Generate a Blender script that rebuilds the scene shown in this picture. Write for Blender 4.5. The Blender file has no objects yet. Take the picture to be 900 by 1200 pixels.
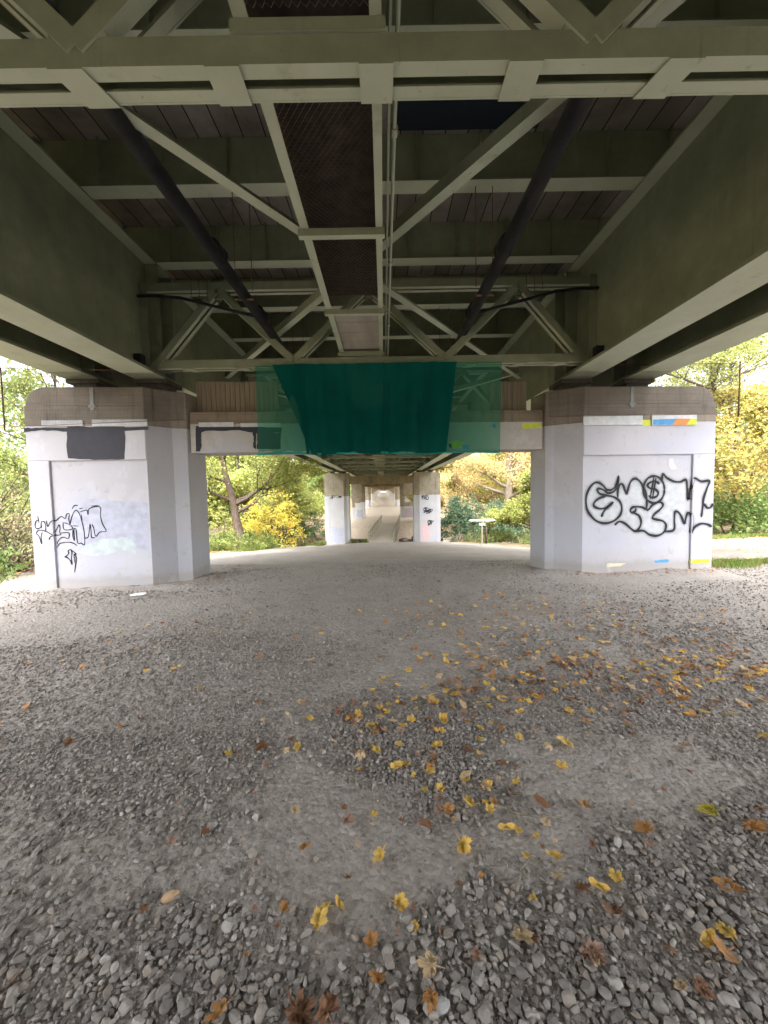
DATA = {"GR":[[[4.516,1.802],[4.496,1.685],[4.458,1.598],[4.383,1.54],[4.291,1.548],[4.229,1.616],[4.137,1.676],[4.046,1.663],[3.956,1.562],[3.904,1.402],[3.924,1.196],[4.024,1.047],[4.147,0.956],[4.301,0.929],[4.453,0.978],[4.559,1.08],[4.587,1.212],[4.539,1.332],[4.431,1.407],[4.293,1.439],[4.17,1.471],[4.115,1.53],[4.138,1.568],[4.23,1.543],[4.322,1.483],[4.429,1.51],[4.489,1.597],[4.516,1.787]],[[4.426,1.319],[4.296,1.218],[4.174,1.197],[4.067,1.238],[4.057,1.305],[4.141,1.383],[4.278,1.425]],[[4.426,1.319],[4.311,1.218],[4.236,1.131],[4.201,1.043]],[[4.508,1.391],[4.505,1.538],[4.549,1.64],[4.602,1.625],[4.643,1.521],[4.675,1.462],[4.704,1.564],[4.748,1.681],[4.823,1.739],[4.917,1.693],[4.996,1.574],[5.055,1.44],[5.063,1.322],[5.065,1.233],[5.051,1.173],[4.989,1.204],[4.88,1.221],[4.788,1.208],[4.752,1.15],[4.79,1.114],[4.851,1.148],[4.856,1.195]],[[4.79,1.114],[4.914,1.057],[4.963,0.937],[4.934,0.834],[4.858,0.767],[4.764,0.823],[4.655,0.915],[4.546,0.953],[4.455,0.889]],[[4.858,0.767],[5.013,0.772],[5.139,0.694],[5.296,0.676],[5.419,0.748],[5.447,0.867],[5.383,0.943],[5.258,0.976],[5.179,1.007],[5.224,1.081],[5.316,1.153],[5.376,1.226],[5.359,1.28],[5.281,1.294],[5.174,1.245],[5.113,1.172],[5.061,1.149]],[[5.419,0.748],[5.6,0.773],[5.608,0.953],[5.614,1.102],[5.676,1.107],[5.741,1.025],[5.808,0.888],[5.836,1.008],[5.865,1.082],[5.913,1.066],[5.941,0.946],[5.923,0.72],[5.983,0.824],[6.107,0.882],[6.235,0.864],[6.315,0.817]],[[5.403,1.529],[5.39,1.434],[5.347,1.354],[5.282,1.301],[5.204,1.283],[5.125,1.304],[5.057,1.359],[5.011,1.44],[4.994,1.536],[5.007,1.63],[5.05,1.71],[5.115,1.762],[5.192,1.78],[5.271,1.76],[5.339,1.705],[5.385,1.624],[5.403,1.529]],[[5.304,1.628],[5.241,1.673],[5.148,1.675],[5.072,1.617],[5.12,1.557],[5.229,1.532],[5.283,1.466],[5.248,1.401],[5.155,1.385],[5.098,1.425]],[[5.193,1.762],[5.125,1.356]],[[5.233,1.747],[5.171,1.355]],[[5.349,1.701],[5.368,1.819],[5.441,1.744],[5.583,1.674],[5.708,1.666],[5.816,1.7],[5.843,1.545],[5.867,1.336],[5.9,1.514],[5.927,1.662],[5.963,1.727],[6.084,1.666],[6.241,1.672],[6.198,1.539],[6.14,1.361],[6.124,1.182],[6.104,1.002]],[[6.143,1.256],[6.209,1.18],[6.272,1.179],[6.324,1.253]]],"GF":[[[4.046,1.663],[4.137,1.676],[4.229,1.616],[4.291,1.548],[4.383,1.54],[4.458,1.598],[4.502,1.714],[4.549,1.64],[4.643,1.521],[4.675,1.462],[4.704,1.564],[4.748,1.681],[4.823,1.739],[4.917,1.693],[4.995,1.618],[5.024,1.706],[5.115,1.778],[5.192,1.792],[5.301,1.761],[5.359,1.686],[5.368,1.819],[5.441,1.744],[5.583,1.674],[5.708,1.666],[5.785,1.688],[5.807,0.904],[5.741,1.025],[5.676,1.107],[5.614,1.102],[5.6,0.773],[5.419,0.748],[5.296,0.676],[5.139,0.694],[5.013,0.772],[4.858,0.767],[4.655,0.915],[4.546,0.953],[4.453,0.978],[4.301,0.929],[4.147,0.956],[4.024,1.047],[3.924,1.196],[3.904,1.402],[3.956,1.562]]],"GL":[[[-5.599,1.273],[-5.587,1.151]],[[-5.584,1.203],[-5.626,1.195],[-5.652,1.126],[-5.634,1.064],[-5.584,1.072],[-5.54,1.106]],[[-5.648,0.985],[-5.612,1.028],[-5.561,1.036],[-5.479,1.013],[-5.415,0.971],[-5.35,0.943],[-5.275,0.95]],[[-5.275,0.95],[-5.273,0.976],[-5.147,0.977],[-5.161,0.885],[-5.236,0.905],[-5.287,0.888],[-5.332,0.836],[-5.343,0.793]],[[-5.648,0.985],[-5.601,0.931],[-5.568,0.807],[-5.569,0.913],[-5.547,1.0]],[[-5.543,1.193],[-5.556,1.124],[-5.551,1.071]],[[-5.535,1.184],[-5.495,1.166],[-5.484,1.069],[-5.495,1.026]],[[-5.468,1.2],[-5.449,1.095],[-5.403,1.173],[-5.301,1.206]],[[-5.373,0.987],[-5.326,1.065],[-5.298,1.118],[-5.284,1.065],[-5.298,0.977]],[[-5.353,1.172],[-5.256,1.257],[-5.191,1.221],[-5.162,1.294],[-5.119,1.298],[-5.133,1.219],[-5.119,1.114]],[[-5.228,1.16],[-5.219,1.037],[-5.085,1.042],[-5.119,1.114],[-5.22,1.155]],[[-5.119,1.114],[-5.091,1.218],[-5.052,1.314],[-5.007,1.357],[-4.96,1.304],[-4.919,1.144],[-4.896,0.967],[-4.904,0.772],[-4.956,0.8],[-5.012,0.802],[-5.023,0.952],[-5.026,1.032],[-5.06,1.038],[-5.063,0.847],[-5.084,0.919],[-5.077,1.033]],[[-5.356,0.722],[-5.31,0.792],[-5.241,0.816],[-5.14,0.817],[-5.074,0.794],[-5.026,0.754]],[[-4.95,1.325],[-4.831,1.357],[-4.818,1.283],[-4.787,1.384],[-4.618,1.406],[-4.617,1.261],[-4.591,1.119],[-4.539,0.994],[-4.642,0.979],[-4.713,0.909],[-4.739,1.052],[-4.761,1.114]],[[-4.9,0.887],[-4.841,0.895],[-4.807,1.036],[-4.794,1.115],[-4.784,1.0],[-4.782,0.893],[-4.723,0.888]],[[-5.073,1.098],[-4.981,1.089]],[[-5.073,1.376],[-5.027,1.437],[-4.969,1.436]],[[-4.955,1.383],[-4.888,1.394]],[[-4.76,1.423],[-4.624,1.434]],[[-4.927,1.285],[-4.917,1.179]],[[-5.436,0.91],[-5.441,0.875],[-5.418,0.927],[-5.359,0.934]]],"GT":[[[-5.24,0.565],[-5.187,0.602],[-5.168,0.637],[-5.174,0.673],[-5.131,0.69],[-5.117,0.636],[-5.131,0.547],[-5.129,0.441],[-5.151,0.504],[-5.198,0.558],[-5.24,0.565]],[[-5.115,0.68],[-5.051,0.616],[-5.085,0.608],[-5.054,0.563],[-5.071,0.421],[-5.096,0.297]],[[-5.085,0.617],[-5.086,0.466]]],"patch":{"black_L":[[-5.039,2.75],[-4.125,2.743],[-4.122,2.531],[-4.154,2.204],[-4.649,2.196],[-5.056,2.229],[-5.069,2.469]],"blackband_L":[[-5.725,2.727],[-5.403,2.739],[-3.738,2.74],[-3.741,2.683],[-4.129,2.672],[-5.03,2.666],[-5.433,2.697],[-5.729,2.671]],"boardL1":[[-5.423,2.85],[-4.775,2.846],[-4.78,2.762],[-5.428,2.767]],"boardL2":[[-4.625,2.859],[-3.747,2.854],[-3.752,2.754],[-4.63,2.775]],"boardR1":[[3.807,2.881],[4.911,2.875],[4.914,2.707],[3.809,2.715]],"boardR2":[[5.088,2.889],[5.937,2.885],[5.943,2.699],[5.093,2.706]],"blueR":[[5.107,2.797],[5.562,2.81],[5.467,2.703],[5.109,2.705]],"orR":[[5.562,2.81],[5.824,2.808],[5.745,2.701],[5.467,2.703]],"yeR":[[5.824,2.808],[5.939,2.808],[5.943,2.699],[5.745,2.701]],"yeR2":[[4.912,2.799],[5.074,2.798],[5.077,2.69],[4.915,2.691]],"whiteR":[[5.483,2.084],[5.548,2.098],[5.601,1.973],[5.635,1.91],[5.52,1.896],[5.469,1.959]],"blue_base":[[5.231,0.213],[5.513,0.221],[5.515,0.172],[5.266,0.164]],"yel_base":[[5.898,0.21],[6.302,0.214],[6.287,0.15],[5.934,0.144]],"cream_base":[[4.311,0.176],[4.687,0.18],[4.573,0.12],[4.312,0.112]],"bluebase_L":[[-4.028,0.049],[-3.901,0.045],[-3.904,-0.014],[-4.032,-0.025]],"blackbase_L":[[-5.357,0.005],[-4.912,0.034],[-4.353,0.03],[-4.028,0.049],[-4.031,0.005],[-4.635,-0.005],[-5.359,-0.039]],"paleL1":[[-5.043,0.637],[-4.898,0.75],[-4.615,0.859],[-4.196,0.877],[-4.064,0.728],[-4.071,0.581],[-4.319,0.676],[-4.532,0.594],[-4.77,0.572]],"lilacL":[[-5.176,1.391],[-4.823,1.556],[-4.136,1.486],[-3.831,1.451],[-3.871,0.649],[-4.176,0.731],[-4.447,0.884],[-4.939,0.751],[-5.16,0.974]]},"patchB":{"bandB":[[-3.134,2.817],[-2.068,2.794],[-1.734,2.776],[-1.612,2.775],[-1.615,2.683],[-2.073,2.672],[-2.373,2.735],[-2.974,2.725],[-3.14,2.681]],"vertB1":[[-3.138,2.741],[-3.034,2.725],[-3.054,2.604],[-3.045,2.467],[-3.08,2.361],[-3.154,2.361]],"vertB2":[[-2.147,2.718],[-2.072,2.702],[-2.083,2.38],[-2.142,2.427],[-2.12,2.611]],"boxB":[[-2.057,2.687],[-1.63,2.683],[-1.64,2.391],[-2.067,2.395]],"boardB1":[[-3.072,2.877],[-2.459,2.858],[-2.461,2.797],[-3.075,2.801]],"boardB2":[[-2.338,2.857],[-1.625,2.852],[-1.627,2.791],[-2.341,2.796]],"yelB":[[2.865,2.821],[3.228,2.834],[3.245,2.739],[2.865,2.725]],"yelB2":[[1.493,2.483],[1.591,2.514],[1.769,2.481],[1.736,2.386],[1.557,2.372],[1.477,2.42]],"blueB":[[1.704,2.434],[1.833,2.432],[1.849,2.353],[1.735,2.354]],"blueB2":[[2.291,2.809],[2.356,2.825],[2.372,2.745],[2.307,2.73]],"blackG":[[1.461,2.436],[1.51,2.467],[1.525,2.372],[1.477,2.389]]},"polys":[[[-1.48,1.36],[-0.88,1.44],[-0.39,1.29],[0.03,1.26],[0.2,1.4],[0.76,1.45],[0.95,1.67],[1.96,1.9],[2.82,1.88],[1.39,0.89],[-1.49,0.92],[-2.14,1.37]],[[-6.02,4.07],[-4.09,3.98],[-2.01,4.38],[-0.28,3.82],[-0.66,2.29],[-0.79,1.62],[-1.94,1.83],[-2.81,1.84]],[[-0.76,2.66],[-0.23,2.99],[0.91,2.71],[0.6,1.93],[0.28,1.88],[-0.27,2.14]],[[1.03,3.08],[1.89,3.36],[3.21,3.15],[4.38,2.96],[3.07,2.06],[2.28,2.22],[1.68,2.4],[0.78,2.34]],[[-2.81,1.84],[-1.94,1.83],[-0.62,1.71],[-0.44,1.35],[-1.48,1.36],[-2.14,1.37]]],"leaves":[[-0.272,1.33,"y",0.085],[-0.244,1.377,"y",0.07],[-0.197,1.391,"n",0.07],[-0.071,1.263,"o",0.06],[0.023,1.397,"y",0.07],[0.327,1.642,"y",0.09],[0.418,1.854,"y",0.08],[0.136,1.194,"t",0.085],[-0.3,1.087,"b",0.11],[-0.188,1.067,"b",0.1],[0.121,1.117,"o",0.08],[0.46,1.281,"t",0.11],[0.497,1.259,"b",0.08],[0.676,1.231,"p",0.085],[0.844,1.353,"b",0.1],[0.829,1.435,"n",0.09],[0.921,1.47,"y",0.07],[0.753,1.439,"b",0.07],[1.092,1.245,"n",0.11],[1.187,1.262,"y",0.09],[1.13,1.215,"o",0.09],[1.346,1.413,"o",0.12],[1.56,1.768,"g",0.11],[1.675,1.695,"o",0.12],[-0.387,1.626,"o",0.08],[-0.474,1.837,"t",0.06],[-0.783,2.318,"b",0.1],[-0.523,1.09,"o",0.08],[-0.048,1.167,"o",0.07],[0.555,1.717,"n",0.09],[0.74,1.727,"t",0.06],[1.198,1.691,"o",0.1],[0.98,1.832,"o",0.07],[1.107,2.308,"y",0.12],[-0.037,1.599,"y",0.08],[-0.21,1.756,"p",0.08],[2.381,2.349,"y",0.09],[1.812,2.265,"o",0.08],[0.25,1.821,"p",0.06],[0.35,2.432,"y",0.06],[1.806,1.788,"b",0.08],[0.974,1.131,"b",0.07],[0.944,1.218,"b",0.05],[0.921,1.132,"t",0.06],[0.295,1.227,"p",0.05],[-0.141,1.643,"t",0.04]]}
import bpy, bmesh, math, random
import numpy as np
from mathutils import Vector, Matrix
random.seed(7); RNG = np.random.default_rng(11)
S = bpy.context.scene
COL = S.collection
XC = -0.2                     # bridge centre line
SK = math.atan(.06)           # skew of the pier lines
SPAN = 31.85
Y0 = 6.75

# ------------------------------------------------------------------ materials
def new_mat(name):
    m = bpy.data.materials.new(name); m.use_nodes = True
    nt = m.node_tree
    for n in list(nt.nodes): nt.nodes.remove(n)
    out = nt.nodes.new('ShaderNodeOutputMaterial')
    return m, nt, out
def N(nt, t, **kw):
    n = nt.nodes.new(t)
    for k, v in kw.items():
        if k.startswith('i_'):
            n.inputs[k[2:].replace('_', ' ')].default_value = v
        else: setattr(n, k, v)
    return n
def L(nt, a, b): nt.links.new(a, b)
def rgb(c): return (c[0], c[1], c[2], 1)
def noise(nt, scale, detail=4, rough=.55, coord='Object', vec=None, mapping=None):
    if vec is None:
        tc = N(nt, 'ShaderNodeTexCoord'); vec = tc.outputs[coord]
    if mapping:
        mp = N(nt, 'ShaderNodeMapping'); mp.inputs['Scale'].default_value = mapping
        L(nt, vec, mp.inputs['Vector']); vec = mp.outputs[0]
    n = N(nt, 'ShaderNodeTexNoise'); n.inputs['Scale'].default_value = scale
    n.inputs['Detail'].default_value = detail; n.inputs['Roughness'].default_value = rough
    L(nt, vec, n.inputs['Vector'])
    return n.outputs['Fac']
def ramp(nt, fac, stops, interp='LINEAR'):
    r = N(nt, 'ShaderNodeValToRGB'); e = r.color_ramp.elements; r.color_ramp.interpolation = interp
    while len(e) < len(stops): e.new(.5)
    for i, (p, c) in enumerate(stops):
        e[i].position = p; e[i].color = rgb(c) if not isinstance(c, (int, float)) else (c, c, c, 1)
    L(nt, fac, r.inputs[0]); return r.outputs[0]
def mix(nt, fac, a, b, mode='MIX'):
    n = N(nt, 'ShaderNodeMix', data_type='RGBA', blend_type=mode)
    for sock, v in ((n.inputs[0], fac), (n.inputs[6], a), (n.inputs[7], b)):
        if hasattr(v, 'is_linked'): L(nt, v, sock)
        else: sock.default_value = v if isinstance(v, (int, float)) else rgb(v)
    return n.outputs[2]
def math_n(nt, op, a, b=0.0, c=None):
    n = N(nt, 'ShaderNodeMath', operation=op)
    for i, v in enumerate((a, b) if c is None else (a, b, c)):
        if hasattr(v, 'is_linked'): L(nt, v, n.inputs[i])
        else: n.inputs[i].default_value = v
    return n.outputs[0]
def sepz(nt, vec=None, coord='Object'):
    if vec is None: vec = N(nt, 'ShaderNodeTexCoord').outputs[coord]
    s = N(nt, 'ShaderNodeSeparateXYZ'); L(nt, vec, s.inputs[0]); return s.outputs
def pbsdf(nt, out, col, rough=.8, bump=None, bstr=.3, bdist=.01, metallic=0, spec=.5):
    p = N(nt, 'ShaderNodeBsdfPrincipled')
    if hasattr(col, 'is_linked'): L(nt, col, p.inputs['Base Color'])
    else: p.inputs['Base Color'].default_value = rgb(col)
    if hasattr(rough, 'is_linked'): L(nt, rough, p.inputs['Roughness'])
    else: p.inputs['Roughness'].default_value = rough
    p.inputs['Metallic'].default_value = metallic
    p.inputs['Specular IOR Level'].default_value = spec
    if bump is not None:
        b = N(nt, 'ShaderNodeBump'); b.inputs['Strength'].default_value = bstr; b.inputs['Distance'].default_value = bdist
        L(nt, bump, b.inputs['Height']); L(nt, b.outputs[0], p.inputs['Normal'])
    L(nt, p.outputs[0], out.inputs[0]); return p

def mat_simple(name, c1, c2, scale=6, rough=.75, bstr=.25, bdist=.005, mapping=None, spec=.4):
    m, nt, out = new_mat(name)
    f = noise(nt, scale, 6, .6, mapping=mapping)
    col = ramp(nt, f, [(.3, c1), (.7, c2)])
    pbsdf(nt, out, col, rough, noise(nt, scale*8, 3), bstr, bdist, spec=spec)
    return m

def mat_steel():
    m, nt, out = new_mat('sage_green_steel_paint')
    f = noise(nt, 1.3, 8, .65)
    col = ramp(nt, f, [(.3, (.38, .41, .30)), (.55, (.44, .475, .355)), (.75, (.50, .53, .42))])
    g = N(nt, 'ShaderNodeNewGeometry'); gz_ = sepz(nt, g.outputs['True Normal'])[2]
    shade_grime = ramp(nt, math_n(nt, 'MULTIPLY_ADD', gz_, .5, .5), [(.1, 0), (.3, 1)])  # undersides stay pale, other faces darken: ground-bounce contrast painted in, plus grime
    fc = ramp(nt, noise(nt, 1.9, 8, .7), [(.3, (.14, .157, .095)), (.55, (.20, .222, .14)), (.78, (.275, .295, .20))])
    col = mix(nt, math_n(nt, 'MULTIPLY', shade_grime, .92), col, fc)
    st = noise(nt, 3.2, 7, .7, mapping=(1, 1, .35))
    col = mix(nt, ramp(nt, st, [(.58, 0), (.74, .45)]), col, (.17, .155, .10))
    sp = noise(nt, 23, 4, .7)
    col = mix(nt, ramp(nt, sp, [(.68, 0), (.74, .7)]), col, (.16, .09, .045))
    ru = noise(nt, 3.1, 7, .75, mapping=(5, 5, .12))
    col = mix(nt, ramp(nt, ru, [(.60, 0), (.72, .55)]), col, (.13, .10, .06))
    sk = noise(nt, 2.5, 5, .6, mapping=(6, 6, .3))
    col = mix(nt, ramp(nt, sk, [(.6, 0), (.8, .3)]), col, (.36, .37, .28))
    pbsdf(nt, out, col, .55, noise(nt, 40, 3), .12, .004, spec=.35)
    return m
def mat_concrete(name, base=(.30, .262, .222), paint_to=None, paint=(.54, .535, .59), zoff=0, wob=.02):
    m, nt, out = new_mat(name)
    f = noise(nt, 1.6, 8, .65)
    b = np.array(base)
    col = ramp(nt, f, [(.25, tuple(b*.62)), (.5, tuple(b)), (.8, tuple(b*1.35))])
    z = sepz(nt)
    # horizontal shutter-board lines
    w = N(nt, 'ShaderNodeTexWave', wave_type='BANDS', bands_direction='Z'); w.inputs['Scale'].default_value = 2.6
    w.inputs['Distortion'].default_value = .25; w.inputs['Detail'].default_value = 2
    L(nt, N(nt, 'ShaderNodeTexCoord').outputs['Object'], w.inputs['Vector'])
    line = ramp(nt, w.outputs['Fac'], [(.0, 1), (.05, 0)])
    col = mix(nt, math_n(nt, 'MULTIPLY', line, .28), col, tuple(b*.45))
    dk = noise(nt, 2.2, 6, .7, mapping=(3, 3, .25))
    col = mix(nt, ramp(nt, dk, [(.55, 0), (.72, .75)]), col, tuple(b*.35))
    pit = noise(nt, 14, 5, .7)
    col = mix(nt, ramp(nt, pit, [(.66, 0), (.72, .8)]), col, (.07, .05, .04))
    rough = .9
    bump = noise(nt, 30, 5)
    if paint_to is not None:
        pn = noise(nt, .9, 5, .6)
        pc = ramp(nt, pn, [(.35, tuple(np.array(paint)*.93)), (.6, paint)])
        pl = noise(nt, .55, 3, .5, mapping=(1, 1, 1.4))
        pc = mix(nt, ramp(nt, pl, [(.52, 0), (.57, .45)]), pc, (.49, .51, .62))
        rs = noise(nt, 70, 2, .5)
        pc = mix(nt, ramp(nt, rs, [(.69, 0), (.74, .5)]), pc, (.35, .33, .33))
        dr = noise(nt, 3, 6, .65, mapping=(3, 3, .3))
        pc = mix(nt, ramp(nt, dr, [(.6, 0), (.8, .22)]), pc, (.42, .38, .33))
        # dirt splashed up from the ground
        wz = math_n(nt, 'ADD', z[2], math_n(nt, 'MULTIPLY', noise(nt, 2.6, 8, .8), -.30))
        edge = math_n(nt, 'ADD', z[2], math_n(nt, 'MULTIPLY', noise(nt, 7, 4), wob))
        if paint_to > 1:
            pc = mix(nt, ramp(nt, wz, [(-.0, .6), (.10, .18), (.32, 0)]), pc, (.34, .31, .28))
            old = noise(nt, 1.3, 6, .75, mapping=(1, 1, .8))
            pc = mix(nt, ramp(nt, old, [(.58, 0), (.61, .35)]), pc, (.61, .61, .67))
            hair = noise(nt, 4.5, 8, .8)
            pc = mix(nt, ramp(nt, hair, [(.395, .5), (.40, 0)]), pc, (.40, .38, .37))
            run = noise(nt, 9, 5, .7, mapping=(1, 1, .06))
            pc = mix(nt, ramp(nt, run, [(.62, 0), (.75, .3)]), pc, (.38, .36, .34))
        mask = math_n(nt, 'LESS_THAN', edge, paint_to)
        col = mix(nt, mask, col, pc)
    pbsdf(nt, out, col, rough, bump, .35, .006, spec=.25)
    return m
def mat_plain(name, c, rough=.7, spec=.3):
    m, nt, out = new_mat(name)
    c = np.array(c)
    col = ramp(nt, noise(nt, 9, 5, .6), [(.3, tuple(c*.82)), (.7, tuple(c*1.1))])
    pbsdf(nt, out, col, rough, noise(nt, 60, 3), .15, .003, spec=spec)
    return m
def mat_leaf(name, cols, transl=.35, rough=.6):
    m, nt, out = new_mat(name)
    g = N(nt, 'ShaderNodeNewGeometry')
    n = len(cols)
    col = ramp(nt, g.outputs['Random Per Island'], [((i + .5)/n, c) for i, c in enumerate(cols)])
    big = noise(nt, .6, 3, .5)
    hs = N(nt, 'ShaderNodeHueSaturation'); L(nt, col, hs.inputs['Color'])
    L(nt, math_n(nt, 'MULTIPLY_ADD', big, 1.1, .45), hs.inputs['Value'])
    p = N(nt, 'ShaderNodeBsdfPrincipled'); p.inputs['Roughness'].default_value = rough
    p.inputs['Specular IOR Level'].default_value = .25
    L(nt, hs.outputs[0], p.inputs['Base Color'])
    t = N(nt, 'ShaderNodeBsdfTranslucent'); L(nt, hs.outputs[0], t.inputs[0])
    mx = N(nt, 'ShaderNodeMixShader'); mx.inputs[0].default_value = transl
    L(nt, p.outputs[0], mx.inputs[1]); L(nt, t.outputs[0], mx.inputs[2]); L(nt, mx.outputs[0], out.inputs[0])
    return m
def mat_mesh(name, col, alpha, cell, wire, tint=(1, 1, 1), seam=0.0):
    """woven net: opaque threads on a grid, holes between; ALPHA is the share of extra fuzz that the weave covers"""
    m, nt, out = new_mat(name)
    uv = N(nt, 'ShaderNodeTexCoord').outputs['UV']
    s = sepz(nt, uv)
    def thread(c):
        fr = math_n(nt, 'FRACT', math_n(nt, 'MULTIPLY', c, 1.0/cell))
        return math_n(nt, 'LESS_THAN', fr, wire)
    tm = math_n(nt, 'MAXIMUM', thread(s[0]), thread(s[1]))
    n = noise(nt, 2.5, 5, .6, vec=uv)
    a = math_n(nt, 'ADD', math_n(nt, 'MULTIPLY', tm, 1 - alpha), math_n(nt, 'MULTIPLY_ADD', n, .2, alpha - .1))
    a = math_n(nt, 'MINIMUM', a, 1.0)
    cn = mix(nt, n, tuple(np.array(col)*.75), tuple(np.minimum(np.array(col)*1.25, 1)))
    d = N(nt, 'ShaderNodeBsdfDiffuse'); L(nt, cn, d.inputs[0])
    tl = N(nt, 'ShaderNodeBsdfTranslucent'); L(nt, cn, tl.inputs[0])
    ms = N(nt, 'ShaderNodeMixShader'); ms.inputs[0].default_value = .35
    L(nt, d.outputs[0], ms.inputs[1]); L(nt, tl.outputs[0], ms.inputs[2])
    tr = N(nt, 'ShaderNodeBsdfTransparent'); tr.inputs[0].default_value = rgb(tint)
    mx = N(nt, 'ShaderNodeMixShader'); L(nt, a, mx.inputs[0])
    L(nt, tr.outputs[0], mx.inputs[1]); L(nt, ms.outputs[0], mx.inputs[2]); L(nt, mx.outputs[0], out.inputs[0])
    return m

STEEL = mat_steel()
M_PIER = mat_concrete('pillar_concrete_half_painted', paint_to=2.77)
M_BEAM = mat_concrete('beam_concrete_half_painted', base=(.25, .20, .155), paint_to=2.86, paint=(.52, .485, .455))
M_FAR = mat_concrete('far_pillar_concrete', base=(.33, .29, .225), paint_to=.1, paint=(.68, .68, .73))
M_FARBEAM = mat_concrete('far_beam_concrete', base=(.24, .19, .12))
M_RAW = mat_concrete('raw_concrete', base=(.30, .27, .22))
M_BLACKPAINT = mat_plain('black_masonry_paint', (.035, .035, .05), .6)
M_SPRAY = mat_plain('black_spray_paint', (.02, .02, .025), .45)
M_SPRAYFILL = mat_plain('pale_blue_spray_fill', (.545, .57, .615), .7)
M_WHITEPAINT = mat_plain('white_brushed_paint', (.68, .70, .73), .6)
M_LILAC = mat_plain('lilac_masonry_paint', (.49, .51, .63), .8)
M_MINT = mat_plain('pale_mint_paint', (.54, .61, .65), .8)
M_BLUE = mat_plain('blue_spray_paint', (.09, .36, .72), .5)
M_ORANGE = mat_plain('orange_spray_paint', (.80, .28, .07), .5)
M_YELLOW = mat_plain('lime_yellow_spray_paint', (.68, .74, .06), .5)
M_CREAM = mat_plain('cream_paint', (.75, .68, .5), .7)
M_PIPE = mat_simple('black_cast_pipe', (.012, .012, .014), (.035, .033, .034), 5, .75, .3, spec=.15)
M_GALV = mat_simple('galvanised_metal', (.30, .31, .30), (.45, .46, .44), 12, .45, .1)
M_RUST = mat_simple('rusty_iron', (.10, .055, .03), (.22, .13, .08), 14, .85)
M_BEARING = mat_simple('grimy_bearing_steel', (.05, .045, .035), (.13, .12, .09), 14, .8)
M_PLY = mat_simple('weathered_brown_boards', (.20, .155, .11), (.34, .27, .20), 3, .85, mapping=(14, 14, .6))
M_WOOD = mat_simple('grey_weathered_timber', (.28, .25, .20), (.42, .39, .33), 4, .85, mapping=(1, .2, 8))
M_EXP = mat_simple('rusty_mesh_steel', (.13, .10, .08), (.30, .25, .20), 9, .7)
M_TARP = mat_plain('dark_blue_sheet', (.012, .02, .03), .6)
M_BARK = mat_simple('brown_bark', (.055, .038, .028), (.15, .11, .085), 5, .95, .8, .03, mapping=(3, 3, .6))
M_BARKP = mat_simple('pale_grey_bark', (.16, .13, .10), (.36, .31, .25), 5, .95, .8, .03, mapping=(3, 3, .6))
M_NET_D = mat_mesh('dark_teal_debris_net', (.004, .105, .09), .82, .0125, .3, (.25, .75, .80))
M_NET_L = mat_mesh('light_green_debris_net', (.06, .25, .18), .20, .0125, .16, (.6, .95, .8))
M_HEM = mat_plain('teal_net_hem', (.01, .33, .28), .6)
M_BIRD = mat_mesh('fine_black_bird_net', (.05, .045, .05), .17, .021, .07)

def planks_mat():
    m, nt, out = new_mat('board_marked_slab_underside')
    tc = N(nt, 'ShaderNodeTexCoord'); o = sepz(nt, tc.outputs['Object'])
    u = math_n(nt, 'MULTIPLY', o[0], 1/.29)
    fr = math_n(nt, 'FRACT', u)
    gap = math_n(nt, 'LESS_THAN', fr, .05)
    idx = math_n(nt, 'FLOOR', u)
    wn = N(nt, 'ShaderNodeTexWhiteNoise', noise_dimensions='1D'); L(nt, idx, wn.inputs['W'])
    base = mix(nt, wn.outputs['Value'], (.18, .168, .145), (.29, .27, .24))
    n1 = noise(nt, 1.1, 7, .7)
    base = mix(nt, ramp(nt, n1, [(.45, 0), (.68, .8)]), base, (.10, .09, .07))
    base = mix(nt, gap, base, (.015, .015, .015))
    pbsdf(nt, out, base, .9, math_n(nt, 'MULTIPLY', gap, -1.0), .5, .02, spec=.2)
    return m
M_SLAB = planks_mat()

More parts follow.
